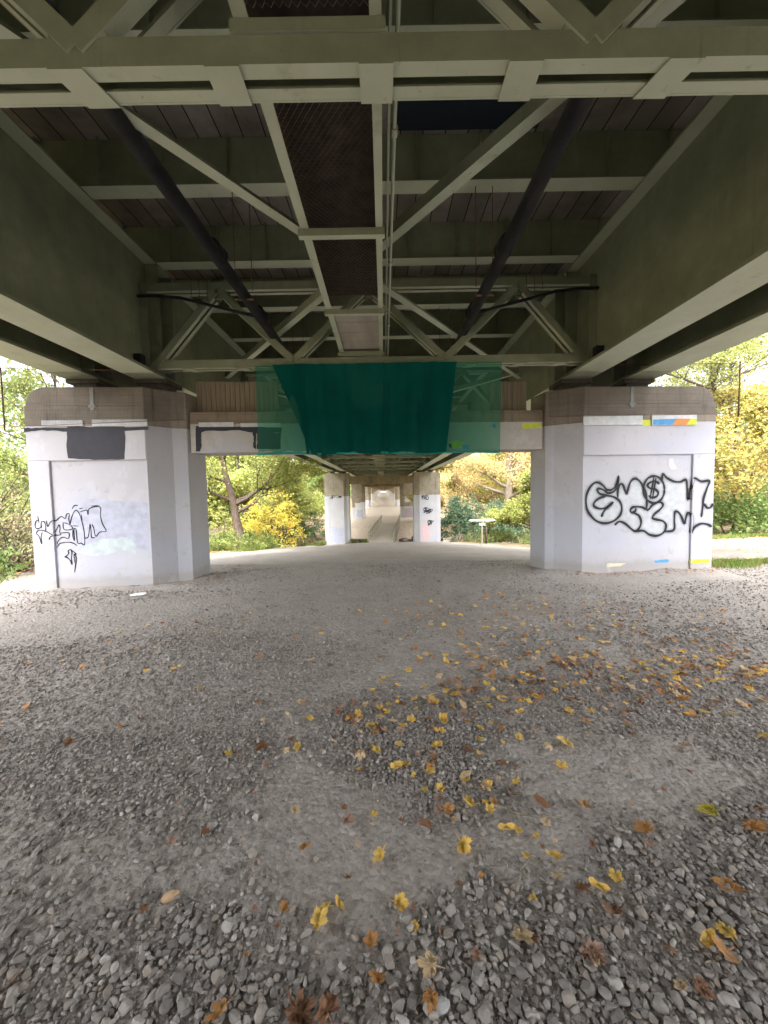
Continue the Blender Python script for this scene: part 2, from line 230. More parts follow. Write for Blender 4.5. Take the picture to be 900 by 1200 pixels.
# ------------------------------------------------------------------ mesh builder
class MB:
    def __init__(s): s.v = []; s.f = []; s.sm = []
    def add(s, vs, fs, smooth=False):
        b = len(s.v); s.v.extend([tuple(p) for p in vs])
        s.f.extend([tuple(i + b for i in f) for f in fs]); s.sm.extend([smooth]*len(fs))
    def box(s, x0, x1, y0, y1, z0, z1):
        s.add([(x0,y0,z0),(x1,y0,z0),(x1,y1,z0),(x0,y1,z0),(x0,y0,z1),(x1,y0,z1),(x1,y1,z1),(x0,y1,z1)],
              [(0,3,2,1),(4,5,6,7),(0,1,5,4),(1,2,6,5),(2,3,7,6),(3,0,4,7)])
    def bar(s, p0, p1, w, h, side=(1,0,0)):
        """box beam from p0 to p1; w along SIDE, h across"""
        p0 = Vector(p0); p1 = Vector(p1); d = (p1 - p0).normalized()
        a = Vector(side); a = (a - d*a.dot(d)).normalized(); b = d.cross(a)
        vs = []
        for p in (p0, p1):
            for i, j in ((-1,-1),(1,-1),(1,1),(-1,1)): vs.append(p + a*(i*w/2) + b*(j*h/2))
        s.add(vs, [(3,2,1,0),(4,5,6,7),(0,1,5,4),(1,2,6,5),(2,3,7,6),(3,0,4,7)])
    def tube(s, pts, r, n=10, cap=True):
        pts = [Vector(p) for p in pts]
        rs = r if isinstance(r, (list, tuple)) else [r]*len(pts)
        vs = []; prev = None
        for i, p in enumerate(pts):
            d = (pts[min(i+1, len(pts)-1)] - pts[max(i-1, 0)]).normalized()
            a = prev if prev is not None else (Vector((0,0,1)) if abs(d.z) < .9 else Vector((1,0,0)))
            a = (a - d*a.dot(d)).normalized(); prev = a; b = d.cross(a)
            for k in range(n):
                t = 2*math.pi*k/n; vs.append(p + (a*math.cos(t) + b*math.sin(t))*rs[i])
        fs = []
        for i in range(len(pts)-1):
            for k in range(n):
                k2 = (k+1) % n; fs.append((i*n+k, i*n+k2, (i+1)*n+k2, (i+1)*n+k))
        if cap: fs.append(tuple(range(n))[::-1]); fs.append(tuple((len(pts)-1)*n + k for k in range(n)))
        s.add(vs, fs, True)
    def build(s, name, mat, parent=None, loc=None, rot=None, bevel=0):
        me = bpy.data.meshes.new(name); me.from_pydata(s.v, [], s.f); me.update()
        me.polygons.foreach_set('use_smooth', s.sm)
        me.materials.append(mat)
        o = bpy.data.objects.new(name, me); COL.objects.link(o)
        if parent: o.parent = parent
        if loc: o.location = loc
        if rot is not None: o.rotation_euler = (0, 0, rot)
        if bevel:
            b = o.modifiers.new('Bevel', 'BEVEL'); b.width = bevel; b.segments = 2; b.limit_method = 'ANGLE'
        return o
def tag(o, label=None, cat=None, group=None, kind=None):
    if label: o['label'] = label
    if cat: o['category'] = cat
    if group: o['group'] = group
    if kind: o['kind'] = kind
    return o
def empty(name, loc=(0,0,0), rz=0):
    o = bpy.data.objects.new(name, None); COL.objects.link(o); o.location = loc; o.rotation_euler = (0,0,rz)
    o.empty_display_size = .2
    return o
def np_mesh(name, V, Fa, mat, smooth=False, parent=None, mats=None, midx=None):
    me = bpy.data.meshes.new(name)
    V = np.asarray(V, dtype=np.float32); Fa = np.asarray(Fa, dtype=np.int32); k = Fa.shape[1]
    me.vertices.add(len(V)); me.vertices.foreach_set('co', V.ravel())
    me.loops.add(Fa.size); me.loops.foreach_set('vertex_index', Fa.ravel())
    me.polygons.add(len(Fa)); me.polygons.foreach_set('loop_start', np.arange(0, Fa.size, k, dtype=np.int32))
    me.polygons.foreach_set('loop_total', np.full(len(Fa), k, dtype=np.int32))
    me.polygons.foreach_set('use_smooth', np.full(len(Fa), smooth))
    if mats:
        for m in mats: me.materials.append(m)
        me.polygons.foreach_set('material_index', np.asarray(midx, dtype=np.int32))
    else: me.materials.append(mat)
    me.update(calc_edges=True)
    o = bpy.data.objects.new(name, me); COL.objects.link(o)
    if parent: o.parent = parent
    return o

# ------------------------------------------------------------------ terrain
GY = [-200, 8, 37, 40, 42, 51, 53, 70, 102, 134, 166, 300, 900]
GZ = [0, 0, -3.6, -3.7, -4.7, -4.7, -2.95, -3.5, -2.7, -2.1, -1.6, -.6, 0]
def smooth01(t): t = np.clip(t, 0, 1); return t*t*(3 - 2*t)
def ground_z(X, Y):
    X = np.asarray(X, float); Y = np.asarray(Y, float)
    z = (np.interp(Y-1, GY, GZ) + np.interp(Y, GY, GZ) + np.interp(Y+1, GY, GZ))/3
    r = smooth01((X - 6.2 - np.clip(Y-9, 0, 60)*.32)/4.0)*smooth01((34 - Y)/16)          # the right bank stays high
    z = z*(1 - r*.8)
    le = smooth01((-X - 9)/12)*smooth01((Y+10)/20)*1.0         # left bank lifts a little
    z = z + le*.5
    far = smooth01((np.abs(X) - 14)/30)
    z = z*(1-far*.6)
    for xa, xb, dx in ((-5.93, -3.3, 0), (3.0, 6.2, 0)):
        ddx = np.maximum(np.maximum(xa - X, X - xb), 0); yf = 6.75 + .06*(X + .2); yb2 = yf + 1.25
        ddy = np.maximum(np.maximum(yf - Y, Y - yb2), 0); dd = np.hypot(ddx, ddy)
        z = z + .055*np.exp(-(dd/.22)**2)*(.6 + .5*np.sin(X*5.1)*np.sin(X*2.3 + Y*3))
    lump = .012*np.sin(X*1.7 + np.sin(Y*1.3)*1.2)*np.cos(Y*1.9 + X*.6)
    big = .05*np.sin(X*.45+1)*np.sin(Y*.37)*smooth01((np.abs(Y-4) - 4)/10)
    return z + lump + big*0.6
def axis(lo, hi, near_lo, near_hi, st, grow=1.13):
    a = list(np.arange(near_lo, near_hi + 1e-6, st)); s = st
    while a[-1] < hi: s *= grow; a.append(a[-1] + s)
    s = st
    while a[0] > lo: s *= grow; a.insert(0, a[0] - s)
    return np.array(a)
def ground_material():
    m, nt, out = new_mat('gravelly_dirt_ground')
    tc = N(nt, 'ShaderNodeTexCoord'); P = tc.outputs['Object']; x, y, z = sepz(nt, P)[0:3]
    n_big = noise(nt, .35, 6, .6); n_mid = noise(nt, 2.3, 7, .65); n_f = noise(nt, 38, 5, .75)
    dirt = ramp(nt, n_mid, [(.3, (.305, .262, .23)), (.55, (.385, .338, .302)), (.75, (.455, .41, .372))])
    v = N(nt, 'ShaderNodeTexVoronoi'); v.inputs['Scale'].default_value = 42; L(nt, P, v.inputs['Vector'])
    v2 = N(nt, 'ShaderNodeTexVoronoi'); v2.inputs['Scale'].default_value = 21; v2.inputs['Randomness'].default_value = 1; L(nt, P, v2.inputs['Vector'])
    sc = sepz(nt, v.outputs['Color']); sc2 = sepz(nt, v2.outputs['Color'])
    stone = mix(nt, sc[0], (.29, .262, .24), (.48, .45, .42))
    stone2 = mix(nt, sc2[0], (.29, .265, .245), (.47, .44, .41))
    gm = ramp(nt, math_n(nt, 'ADD', math_n(nt, 'MULTIPLY', n_mid, .6), math_n(nt, 'MULTIPLY', sc[1], .4)), [(.42, 0), (.52, 1)])
    gm2 = ramp(nt, math_n(nt, 'ADD', math_n(nt, 'MULTIPLY', n_big, .7), math_n(nt, 'MULTIPLY', sc2[1], .3)), [(.48, 0), (.56, 1)])
    dirt = mix(nt, ramp(nt, n_f, [(.35, .5), (.6, 0)]), dirt, (.19, .175, .16))
    col = mix(nt, math_n(nt, 'MULTIPLY', gm, .55), dirt, stone)
    col = mix(nt, math_n(nt, 'MULTIPLY', gm2, .35), col, stone2)
    # beyond the bridge footprint: leaf-strewn woodland floor, brown path further on
    wx = math_n(nt, 'ADD', x, math_n(nt, 'MULTIPLY_ADD', noise(nt, .5, 4), 3.0, -1.5))
    ax = math_n(nt, 'ABSOLUTE', math_n(nt, 'ADD', wx, .2))
    out_l = ramp(nt, math_n(nt, 'MULTIPLY', math_n(nt, 'SUBTRACT', ax, 6.6), .6), [(0, 0), (1, 1)])
    yy = math_n(nt, 'ADD', y, math_n(nt, 'MULTIPLY_ADD', noise(nt, .4, 3), 4, -2))
    farm = ramp(nt, math_n(nt, 'MULTIPLY', math_n(nt, 'SUBTRACT', yy, 39.0), .3), [(0, 0), (1, 1)])
    tan = ramp(nt, n_mid, [(.3, (.46, .37, .29)), (.7, (.62, .52, .42))])
    wood = ramp(nt, noise(nt, 3, 7, .7), [(.35, (.085, .075, .035)), (.5, (.14, .10, .05)), (.62, (.30, .20, .07)), (.72, (.12, .13, .04))])
    gate = math_n(nt, 'LESS_THAN', 12.5, math_n(nt, 'ADD', y, math_n(nt, 'MULTIPLY_ADD', noise(nt, .8, 3), 3, -1.5)))
    # on the near right the worn gravel carries on to a footpath crossing in front of the hedge
    nearr = math_n(nt, 'MULTIPLY', math_n(nt, 'GREATER_THAN', x, 0.0), math_n(nt, 'LESS_THAN', math_n(nt, 'SUBTRACT', y, math_n(nt, 'MULTIPLY', x, .05)), 11.6))
    om = math_n(nt, 'MULTIPLY', out_l, math_n(nt, 'SUBTRACT', 1.0, nearr))
    om_l = math_n(nt, 'MULTIPLY', om, 1.0)
    col = mix(nt, farm, col, tan)
    col = mix(nt, om_l, col, wood)
    pathm = math_n(nt, 'MULTIPLY', nearr, ramp(nt, math_n(nt, 'MULTIPLY', math_n(nt, 'SUBTRACT', wx, 6.0), .5), [(0, 0), (1, .95)]))
    col = mix(nt, pathm, col, mix(nt, n_mid, (.085, .066, .055), (.15, .12, .10)))
    pale = ramp(nt, n_big, [(.4, 0), (.7, .35)])
    col = mix(nt, math_n(nt, 'MULTIPLY', pale, math_n(nt, 'GREATER_THAN', y, 6.0)), col, (.45, .425, .405))
    h = math_n(nt, 'ADD', math_n(nt, 'MULTIPLY', v.outputs['Distance'], -.7), math_n(nt, 'MULTIPLY', n_f, .8))
    h = math_n(nt, 'ADD', h, math_n(nt, 'MULTIPLY', v2.outputs['Distance'], -.9))
    pbsdf(nt, out, col, .95, h, .75, .018, spec=.2)
    return m
xs = axis(-420, 420, -9, 9, .12, 1.09); ys = axis(-220, 900, -1, 14, .12, 1.06)
GX, GYY = np.meshgrid(xs, ys); GZZ = ground_z(GX, GYY)
nx, ny = len(xs), len(ys)
V = np.stack([GX.ravel(), GYY.ravel(), GZZ.ravel()], 1)
ii = np.arange(nx*ny).reshape(ny, nx)
Fq = np.stack([ii[:-1,:-1].ravel(), ii[:-1,1:].ravel(), ii[1:,1:].ravel(), ii[1:,:-1].ravel()], 1)
ground = np_mesh('ground', V, Fq, ground_material(), True)
tag(ground, kind='structure')

# ------------------------------------------------------------------ piers
def extrude_poly(mb, poly, z0, z1):
    n = len(poly)
    vs = [(p[0], p[1], z0) for p in poly] + [(p[0], p[1], z1) for p in poly]
    fs = [tuple(range(n))[::-1], tuple(range(n, 2*n))] + [(i, (i+1) % n, n+(i+1) % n, n+i) for i in range(n)]
    mb.add(vs, fs)
def pillar_mesh(name, side, outer, chamf, inner, panel_out, ztop, zbot, depth, panel_top, mat, detailed=True):
    """local frame: x along the pier line, y depth, z up; side=-1 left, +1 right"""
    bm = bmesh.new()
    rec = .035
    pl = [(outer, rec), (chamf, rec), (chamf, 0.0), (inner[0], .30), (inner[1], .38), (inner[2], depth - .35), (chamf, depth), (outer, depth)]
    if side > 0: pl = pl[::-1]
    vb = [bm.verts.new((p[0], p[1], zbot)) for p in pl]; vt = [bm.verts.new((p[0], p[1], ztop)) for p in pl]
    n = len(pl)
    fb = bm.faces.new(vb); ft = bm.faces.new(vt[::-1])
    for i in range(n): bm.faces.new((vb[(i+1) % n], vb[i], vt[i], vt[(i+1) % n]))
    bmesh.ops.recalc_face_normals(bm, faces=bm.faces)
    # rounded top outer arris
    es = [e for e in bm.edges if all(abs(v.co.z - ztop) < 1e-5 and abs(v.co.x - outer) < 1e-5 for v in e.verts)]
    bmesh.ops.bevel(bm, geom=es, offset=.30, segments=7, affect='EDGES', profile=.5)
    # margins round the recessed panel, standing 35 mm proud of it
    def slab(x0, x1, z0, z1):
        x0, x1 = min(x0, x1), max(x0, x1)
        c = [bm.verts.new(p) for p in [(x0,0,z0),(x1,0,z0),(x1,rec,z0),(x0,rec,z0),(x0,0,z1),(x1,0,z1),(x1,rec,z1),(x0,rec,z1)]]
        for f in [(0,3,2,1),(4,5,6,7),(0,1,5,4),(1,2,6,5),(3,0,4,7)] + [(2,3,7,6)]: bm.faces.new([c[i] for i in f])
    if detailed:
        slab(outer, panel_out, zbot, panel_top)
        slab(outer + .0, chamf, panel_top, ztop - .31)
        slab(outer - side*.30, chamf, ztop - .31, ztop - .002)
    else:
        slab(outer, panel_out, zbot, ztop - .5)
    me = bpy.data.meshes.new(name); bm.to_mesh(me); bm.free(); me.materials.append(mat)
    return me
def mk(name, me, loc, rz, parent=None):
    o = bpy.data.objects.new(name, me); COL.objects.link(o); o.location = loc; o.rotation_euler = (0,0,rz)
    if parent: o.parent = parent
    return o
zt = 3.40
left_pillar = mk('bridge_pillar', pillar_mesh('bridge_pillar', -1, -5.71, -3.80, (-3.50, -3.28, -3.17), -5.37, zt, -.4, 1.25, 2.19, M_PIER), (XC, Y0, 0), SK)
right_pillar = mk('bridge_pillar', pillar_mesh('bridge_pillar', 1, 6.34, 3.83, (3.44, 3.30, 3.25), 5.92, zt, -.5, 1.25, 2.17, M_PIER), (XC, Y0, 0), SK)
for o in (left_pillar, right_pillar):
    b = o.modifiers.new('Bevel', 'BEVEL'); b.width = .02; b.segments = 3; b.limit_method = 'ANGLE'; b.angle_limit = math.radians(40)
tag(left_pillar, 'white painted concrete bridge pillar with a black rectangle near its top and thin scribbled graffiti', 'bridge pillar')
tag(right_pillar, 'white painted concrete bridge pillar with bold black bubble graffiti holding a dollar sign', 'bridge pillar')

def ribbon(mb, pts, w, depth_of, closed=False):
    """flat spray line of width w through pts (x, z) on a wall, smoothed; ends taper"""
    P = [Vector((p[0], p[1])) for p in pts]
    Q = []
    if len(P) == 2: Q = [P[0].lerp(P[1], t/6) for t in range(7)]
    else:
        for i in range(len(P)-1):
            p0 = P[i-1] if i > 0 else P[i]; p1 = P[i]; p2 = P[i+1]; p3 = P[i+2] if i+2 < len(P) else P[i+1]
            st = 6
            for k in range(st):
                t = k/st
                Q.append(.5*((2*p1) + (p2-p0)*t + (2*p0-5*p1+4*p2-p3)*t*t + (3*p1-p0-3*p2+p3)*t**3))
        Q.append(P[-1])
    vs = []; fs = []
    n = len(Q)
    for i, q in enumerate(Q):
        d = Q[min(i+1, n-1)] - Q[max(i-1, 0)]
        if d.length < 1e-6: d = Vector((1, 0))
        d.normalize(); nn = Vector((-d.y, d.x))
        ww = w*(.75 + .35*math.sin(i*.23 + len(P)) ** 2)*min(1, .45 + min(i, n-1-i)*.25)
        for s_ in (-.5, .5):
            a = q + nn*(s_*ww); vs.append((a.x, depth_of(a.x, a.y), a.y))
    for i in range(n-1): fs.append((2*i, 2*i+1, 2*i+3, 2*i+2))
    mb.add(vs, fs)
    # slight thickness of paint film is carried by solidify below
def wall_patch(name, polys, mat, parent, depth_of, off=0.0, rough=.006, sub=5):
    bm = bmesh.new()
    rnd = random.Random(len(polys[0])*31 + int(abs(polys[0][0][0])*100))
    for poly in polys:
        pts = []
        n = len(poly)
        for i in range(n):
            a = poly[i]; b = poly[(i+1) % n]
            for k in range(sub):
                t = k/sub; j = rough if k else 0
                pts.append((a[0]+(b[0]-a[0])*t + rnd.uniform(-j, j), a[1]+(b[1]-a[1])*t + rnd.uniform(-j, j)))
        vs = [bm.verts.new((p[0], depth_of(p[0], p[1]) - off, p[1])) for p in pts]
        f = bm.faces.new(vs)
        bm.normal_update()
        if f.normal.y > 0: f.normal_flip()
    bmesh.ops.triangulate(bm, faces=bm.faces)
    me = bpy.data.meshes.new(name); bm.to_mesh(me); bm.free(); me.materials.append(mat)
    o = bpy.data.objects.new(name, me); COL.objects.link(o); o.parent = parent
    return o
dR = lambda x, z: (.035 if (3.83 < x < 5.92 and z < 2.17) else 0.0) - .004
dL = lambda x, z: (.035 if (-5.37 < x < -3.80 and z < 2.19) else 0.0) - .004
PT = DATA['patch']; PB = DATA['patchB']
wall_patch('paint_patch', DATA['GF'], M_SPRAYFILL, right_pillar, dR, -.002)['label'] = 'pale blue fill inside the graffiti letters'
def mat_overspray():
    m, nt, out = new_mat('black_spray_mist'); d = N(nt, 'ShaderNodeBsdfDiffuse'); d.inputs[0].default_value = (.03, .03, .035, 1)
    t = N(nt, 'ShaderNodeBsdfTransparent'); mx = N(nt, 'ShaderNodeMixShader')
    L(nt, ramp(nt, noise(nt, 60, 3, .8), [(.35, .04), (.7, .38)]), mx.inputs[0]); L(nt, t.outputs[0], mx.inputs[1]); L(nt, d.outputs[0], mx.inputs[2]); L(nt, mx.outputs[0], out.inputs[0]); return m
M_MIST = mat_overspray()
mb = MB()
for i_, st in enumerate(DATA['GR']): ribbon(mb, st, .10, lambda x, z: dR(x, z) + .0012)
mb.build('spray_mist', M_MIST, right_pillar)
mb = MB()
for st in DATA['GR']: ribbon(mb, st, .044, dR)
g = mb.build('graffiti', M_SPRAY, right_pillar); g['label'] = 'bold black bubble letter graffiti with a dollar sign in a circle'
mb = MB()
for st in DATA['GL']: ribbon(mb, st, .017, dL)
g = mb.build('graffiti', M_SPRAY, left_pillar); g['label'] = 'thin black outline graffiti across the panel edge'
mb = MB()
for st in DATA['GT']: ribbon(mb, st, .02, dL)
g = mb.build('graffiti', M_SPRAY, left_pillar); g['label'] = 'small black tag below the outline graffiti'
wall_patch('paint_patch', [PT['lilacL']], M_LILAC, left_pillar, dL, -.003, .02)['label'] = 'large lilac grey patch of cover paint'
wall_patch('paint_patch', [PT['paleL1']], M_MINT, left_pillar, dL, -.0022, .02)['label'] = 'pale mint patch of cover paint'
wall_patch('paint_patch', [PT['black_L']], M_BLACKPAINT, left_pillar, dL, 0, .008)['label'] = 'black rectangle of cover paint'
wall_patch('paint_patch', [PT['blackband_L']], M_BLACKPAINT, left_pillar, dL, .001, .01)['label'] = 'black painted band along the top of the white paint'
wall_patch('paint_patch', [PT['blackbase_L']], M_BLACKPAINT, left_pillar, dL, .001, .008)['label'] = 'black paint along the foot of the panel'
wall_patch('paint_patch', [PT['bluebase_L']], M_BLUE, left_pillar, dL, .002, .006)['label'] = 'bright blue paint spot at the foot'
wall_patch('paint_patch', [PT['whiteR']], M_WHITEPAINT, right_pillar, dR, 0, .012)['label'] = 'small white paint splash'
wall_patch('paint_patch', [PT['blue_base']], M_BLUE, right_pillar, dR, 0, .008)['label'] = 'blue paint streak near the foot'
wall_patch('paint_patch', [PT['yel_base']], M_YELLOW, right_pillar, dR, 0, .008)['label'] = 'lime yellow paint streak at the foot'
wall_patch('paint_patch', [PT['cream_base']], M_CREAM, right_pillar, dR, 0, .008)['label'] = 'cream paint streak at the foot'
def plank_on(poly, mat, parent, y=-.004, th=.022, z0=None):
    xs_ = [p[0] for p in poly]; zs = [p[1] for p in poly]
    mb = MB(); mb.box(min(xs_), max(xs_), y - th, y, min(zs), max(zs))
    for k in range(3):
        xx = min(xs_) + (max(xs_)-min(xs_))*(.12 + .38*k)
        mb.tube([(xx, y-th-.006, min(zs)+.03), (xx, y-th+.004, min(zs)+.03)], .007, 8)
    o = mb.build('painted_board', mat, parent, bevel=.002); return o
plank_on(PT['boardL1'], M_WHITEPAINT, left_pillar); plank_on(PT['boardL2'], M_WHITEPAINT, left_pillar)
plank_on(PT['boardR1'], M_WHITEPAINT, right_pillar); b2 = plank_on(PT['boardR2'], M_WHITEPAINT, right_pillar)
b2['label'] = 'thin board painted blue, orange and yellow along its lower half'
flatp = lambda x, z: -.0275
for k, m_ in (('blueR', M_BLUE), ('orR', M_ORANGE), ('yeR', M_YELLOW)):
    p = wall_patch('paint_patch', [PT[k]], m_, b2, flatp, 0, .002)
wall_patch('paint_patch', [PT['yeR2']], M_YELLOW, right_pillar, dR, .001, .004)
# bird-droppings grey strap on each pillar head
for P_, x in ((left_pillar, -4.62), (right_pillar, 4.72)):
    mb = MB(); mb.box(x-.03, x+.03, -.012, -.002, 3.02, 3.385); mb.box(x-.06, x+.06, -.02, -.012, 3.06, 3.10); mb.build('bracket_strap', M_GALV, P_)

# crossbeam between the two near pillars
bx0, bx1 = -3.24, 3.275
mb = MB(); mb.box(bx0, bx1, .42, 1.0, 2.335, 3.07)
beam = mb.build('concrete_crossbeam', M_BEAM, None, (XC, Y0, 0), SK, bevel=.012)
tag(beam, 'concrete crossbeam with whitewashed lower half spanning between the two white pillars', 'beam')
dB = lambda x, z: .42 - .004
for q_, k_ in enumerate(('bandB', 'vertB1', 'vertB2', 'boxB')): wall_patch('paint_patch', [PB[k_]], M_BLACKPAINT, beam, dB, q_*.0007, .008)['label'] = 'black painted band around the whitewash'
for k in ('boardB1', 'boardB2'): plank_on(PB[k], M_WHITEPAINT, beam, .416)
wall_patch('paint_patch', [PB['yelB']], M_YELLOW, beam, dB, 0, .01)
wall_patch('paint_patch', [PB['yelB2']], M_YELLOW, beam, dB, 0, .012)
wall_patch('paint_patch', [PB['blueB']], M_BLUE, beam, dB, .001, .01); wall_patch('paint_patch', [PB['blueB2']], M_BLUE, beam, dB, .001, .01)
wall_patch('paint_patch', [PB['blackG']], M_BLACKPAINT, beam, dB, .002, .01)

# timber hoardings standing on the crossbeam
for x0, x1, lab in ((-3.18, -1.70, 'brown vertical board hoarding on the crossbeam beside the graffiti scribbled pillar'), (2.32, 3.05, 'narrow brown board hoarding on the crossbeam beside the pillar with bubble graffiti')):
    mb = MB(); n = int((x1-x0)/.085)
    for i in range(n):
        a = x0 + (x1-x0)*i/n; w = (x1-x0)/n*.93; dd = random.uniform(0, .012)
        mb.box(a, a+w, .62+dd, .65+dd, 3.074, 3.66 - random.uniform(0, .01))
    t = empty('board_hoarding', (XC, Y0, 0), SK); tag(t, lab, 'hoarding')
    mb.build('board_panel', M_PLY, t)
    mb = MB(); mb.box(x0, x1, .655+.014, .70, 3.15, 3.22); mb.build('rail', M_WOOD, t); mb = MB(); mb.box(x0, x1, .669, .70, 3.52, 3.58); mb.build('rail', M_WOOD, t)

# far pier rows
M_FARW = mat_concrete('distant_pillar_concrete', base=(.34, .30, .235), paint_to=3.2, paint=(.62, .61, .64), wob=.3)
rowg = {1: ('nearer end of the sloping path', ), }
far_me_l = {}
for k in range(1, 17):
    yk = Y0 + SPAN*k
    zb = float(ground_z(-4, yk)) - .4
    hgt = zt - zb
    mat = M_FAR
    key = 'row'
    ml = pillar_mesh('bridge_pillar', -1, -5.71, -3.80, (-3.50, -3.28, -3.17), -5.30, hgt, 0, 1.25, hgt-1.2, mat, False)
    mr = pillar_mesh('bridge_pillar', 1, 5.95, 3.83, (3.44, 3.30, 3.25), 5.50, hgt, 0, 1.25, hgt-1.2, mat, False)
    mat = mat_concrete('far_pillar_concrete_%d' % k, base=(.34, .30, .235), paint_to=hgt*(.70 if k == 1 else .35), paint=(.57, .565, .60), wob=.12) if k < 4 else M_FARBEAM
    for me in (ml, mr): me.materials[0] = mat if k < 4 else M_FARW
    ol = mk('bridge_pillar', ml, (XC, yk, zb), SK); orr = mk('bridge_pillar', mr, (XC, yk, zb), SK)
    mb = MB(); mb.box(-3.24, 3.275, .42, 1.0, 2.30, 3.07)
    ob = mb.build('concrete_crossbeam', M_FARBEAM, None, (XC, yk, 0), SK)
    if k == 1:
        tag(ol, 'tall half painted pillar with a lilac foot standing before the sloping footbridge', 'bridge pillar')
        tag(orr, 'tall half painted pillar with black tags and a pink patch before the boulders', 'bridge pillar')
        tag(ob, 'brown stained crossbeam of the pillar pair right in front of the footbridge', 'beam')
        dd = lambda x, z: -.004
        H = zb
        wall_patch('paint_patch', [[(-5.2, .55), (-3.9, .5), (-3.85, 2.0), (-5.1, 2.1)]], M_LILAC, ol, lambda x, z: .031, 0, .05)
        wall_patch('paint_patch', [[(3.9, .5), (4.9, .55), (4.8, 2.2), (4.0, 2.3)]], mat_plain('pale_pink_paint', (.72, .52, .55), .8), orr, lambda x, z: .031, 0, .05)
        mb = MB(); rr = random.Random(5)
        for cx, cz in ((4.4, 4.9), (4.5, 3.6), (5.0, 2.3), (4.75, 3.5)):
            for q in range(4):
                pts = [(cx + rr.uniform(-.35, .35), cz + rr.uniform(-.28, .28)) for _ in range(4)]
                ribbon(mb, pts, .07, lambda x, z: .029)
        mb.build('graffiti', M_SPRAY, orr)
        mb = MB()
        for cx, cz in ((-4.9, 5.1), (-4.2, 5.0)):
            for q in range(3):
                pts = [(cx + rr.uniform(-.35, .35), cz + rr.uniform(-.25, .25)) for _ in range(4)]
                ribbon(mb, pts, .05, lambda x, z: .029)
        mb.build('graffiti', M_SPRAY, ol)
    elif k == 2:
        tag(ol, 'pillar just past the footbridge with a blue and white painted foot', 'bridge pillar')
        tag(orr, 'pillar just past the footbridge with white scrawl and a mauve painted foot', 'bridge pillar')
        tag(ob, 'crossbeam of the pillar pair just past the footbridge', 'beam')
        wall_patch('paint_patch', [[(-5.1, .5), (-3.3, .5), (-3.3, 3.4), (-5.1, 3.3)]], M_WHITEPAINT, ol, lambda x, z: -.01, 0, .12)
        wall_patch('paint_patch', [[(-4.9, .7), (-3.6, .6), (-3.6, 2.1), (-4.8, 2.0)]], M_LILAC, ol, lambda x, z: -.012, 0, .12)
        wall_patch('paint_patch', [[(3.85, .5), (5.6, .5), (5.5, 2.2), (3.9, 2.3)]], mat_plain('mauve_grey_paint', (.45, .40, .47), .8), orr, lambda x, z: -.01, 0, .12)
        wall_patch('paint_patch', [[(4.1, 3.2), (5.4, 3.5), (5.5, 3.9), (4.6, 3.8), (4.2, 4.4), (4.0, 3.8)]], M_WHITEPAINT, orr, lambda x, z: -.012, 0, .12)
    else:
        tag(ol, 'distant pale concrete pillar on the left of the receding bridge tunnel', 'bridge pillar', 'far pillars down the left row')
        tag(orr, 'distant pale concrete pillar on the right of the receding bridge tunnel', 'bridge pillar', 'far pillars down the right row')
        tag(ob, 'dark crossbeam of a distant pillar pair down the bridge tunnel', 'beam', 'far crossbeams down the bridge')

for k in range(1, 4):
    yk = Y0 - SPAN*k
    for me in (left_pillar.data, right_pillar.data):
        o = mk('bridge_pillar', me, (XC, yk, 0), SK); tag(o, 'pillar of the pairs standing behind the viewer', 'bridge pillar', 'pillars behind the viewer')
    o = mk('concrete_crossbeam', beam.data, (XC, yk, 0), SK); tag(o, 'crossbeam of the pairs standing behind the viewer', 'beam', 'crossbeams behind the viewer')
# ------------------------------------------------------------------ superstructure
deck = empty('viaduct_deck', (0, 0, 0)); tag(deck, 'sage green steel viaduct deck with deep girders seen from underneath', 'bridge deck')
YB, YE = -118.0, Y0 + SPAN*16 + 3
mb = MB(); mb.box(XC-6.499, XC+6.499, YB, YE, 6.20, 6.5); mb.box(XC-6.9, XC-6.5, YB, YE, 5.9, 7.3); mb.box(XC+6.5, XC+6.9, YB, YE, 5.9, 7.3)
mb.build('deck_slab', M_SLAB, deck)
ZB, ZT = 3.60, 5.54
def girder(x, sgn, fw):
    web = MB(); web.box(x-.011, x+.011, YB, YE, ZB+.045, ZT-.03); w = web.build('main_girder', STEEL, deck)
    fl = MB(); fl.box(x-fw/2, x+fw/2, YB, YE, ZB, ZB+.043); fl.build('bottom_flange', STEEL, w)
    fl = MB(); fl.box(x-.2, x+.2, YB, YE, ZT-.028, ZT); fl.build('top_flange', STEEL, w)
    for k in range(-1, 4):       # bearing stiffeners at each pier
        yk = Y0 + SPAN*k + .45 + .06*(x-XC)
        for dy in (-.22, .22):
            for sx in (-1, 1):
                st = MB(); xa, xb = sorted((x+sx*.0115, x+sx*fw*.42)); st.box(xa, xb, yk+dy-.01, yk+dy+.01, ZB+.045, ZT-.03)
                st.build('stiffener', STEEL, w)
    return w
for x, s_, fw in ((XC-3.80, -1, .52), (XC+3.80, 1, .52), (XC-4.93, -1, .56), (XC+5.02, 1, .60)): girder(x, s_, fw)
# bearings between pillar head and girder, with the small black box
for k in range(0, 4):
    for x in (-3.80, 3.80, -4.93, 5.02):
        mb = MB(); yk = Y0 + SPAN*k + .5 + .06*x
        mb.box(XC+x-.30, XC+x+.30, yk-.28, yk+.28, zt+.002, zt+.05); mb.box(XC+x-.2, XC+x+.2, yk-.2, yk+.2, zt+.05, zt+.13)
        mb.box(XC+x-.28, XC+x+.28, yk-.26, yk+.26, zt+.13, ZB-.002)
        mb.build('bearing', M_BEARING, deck)
def cp(o, dy, parent):
    c = o.copy(); COL.objects.link(c); c.parent = parent; c.location = (o.location.x, o.location.y+dy, o.location.z); return c
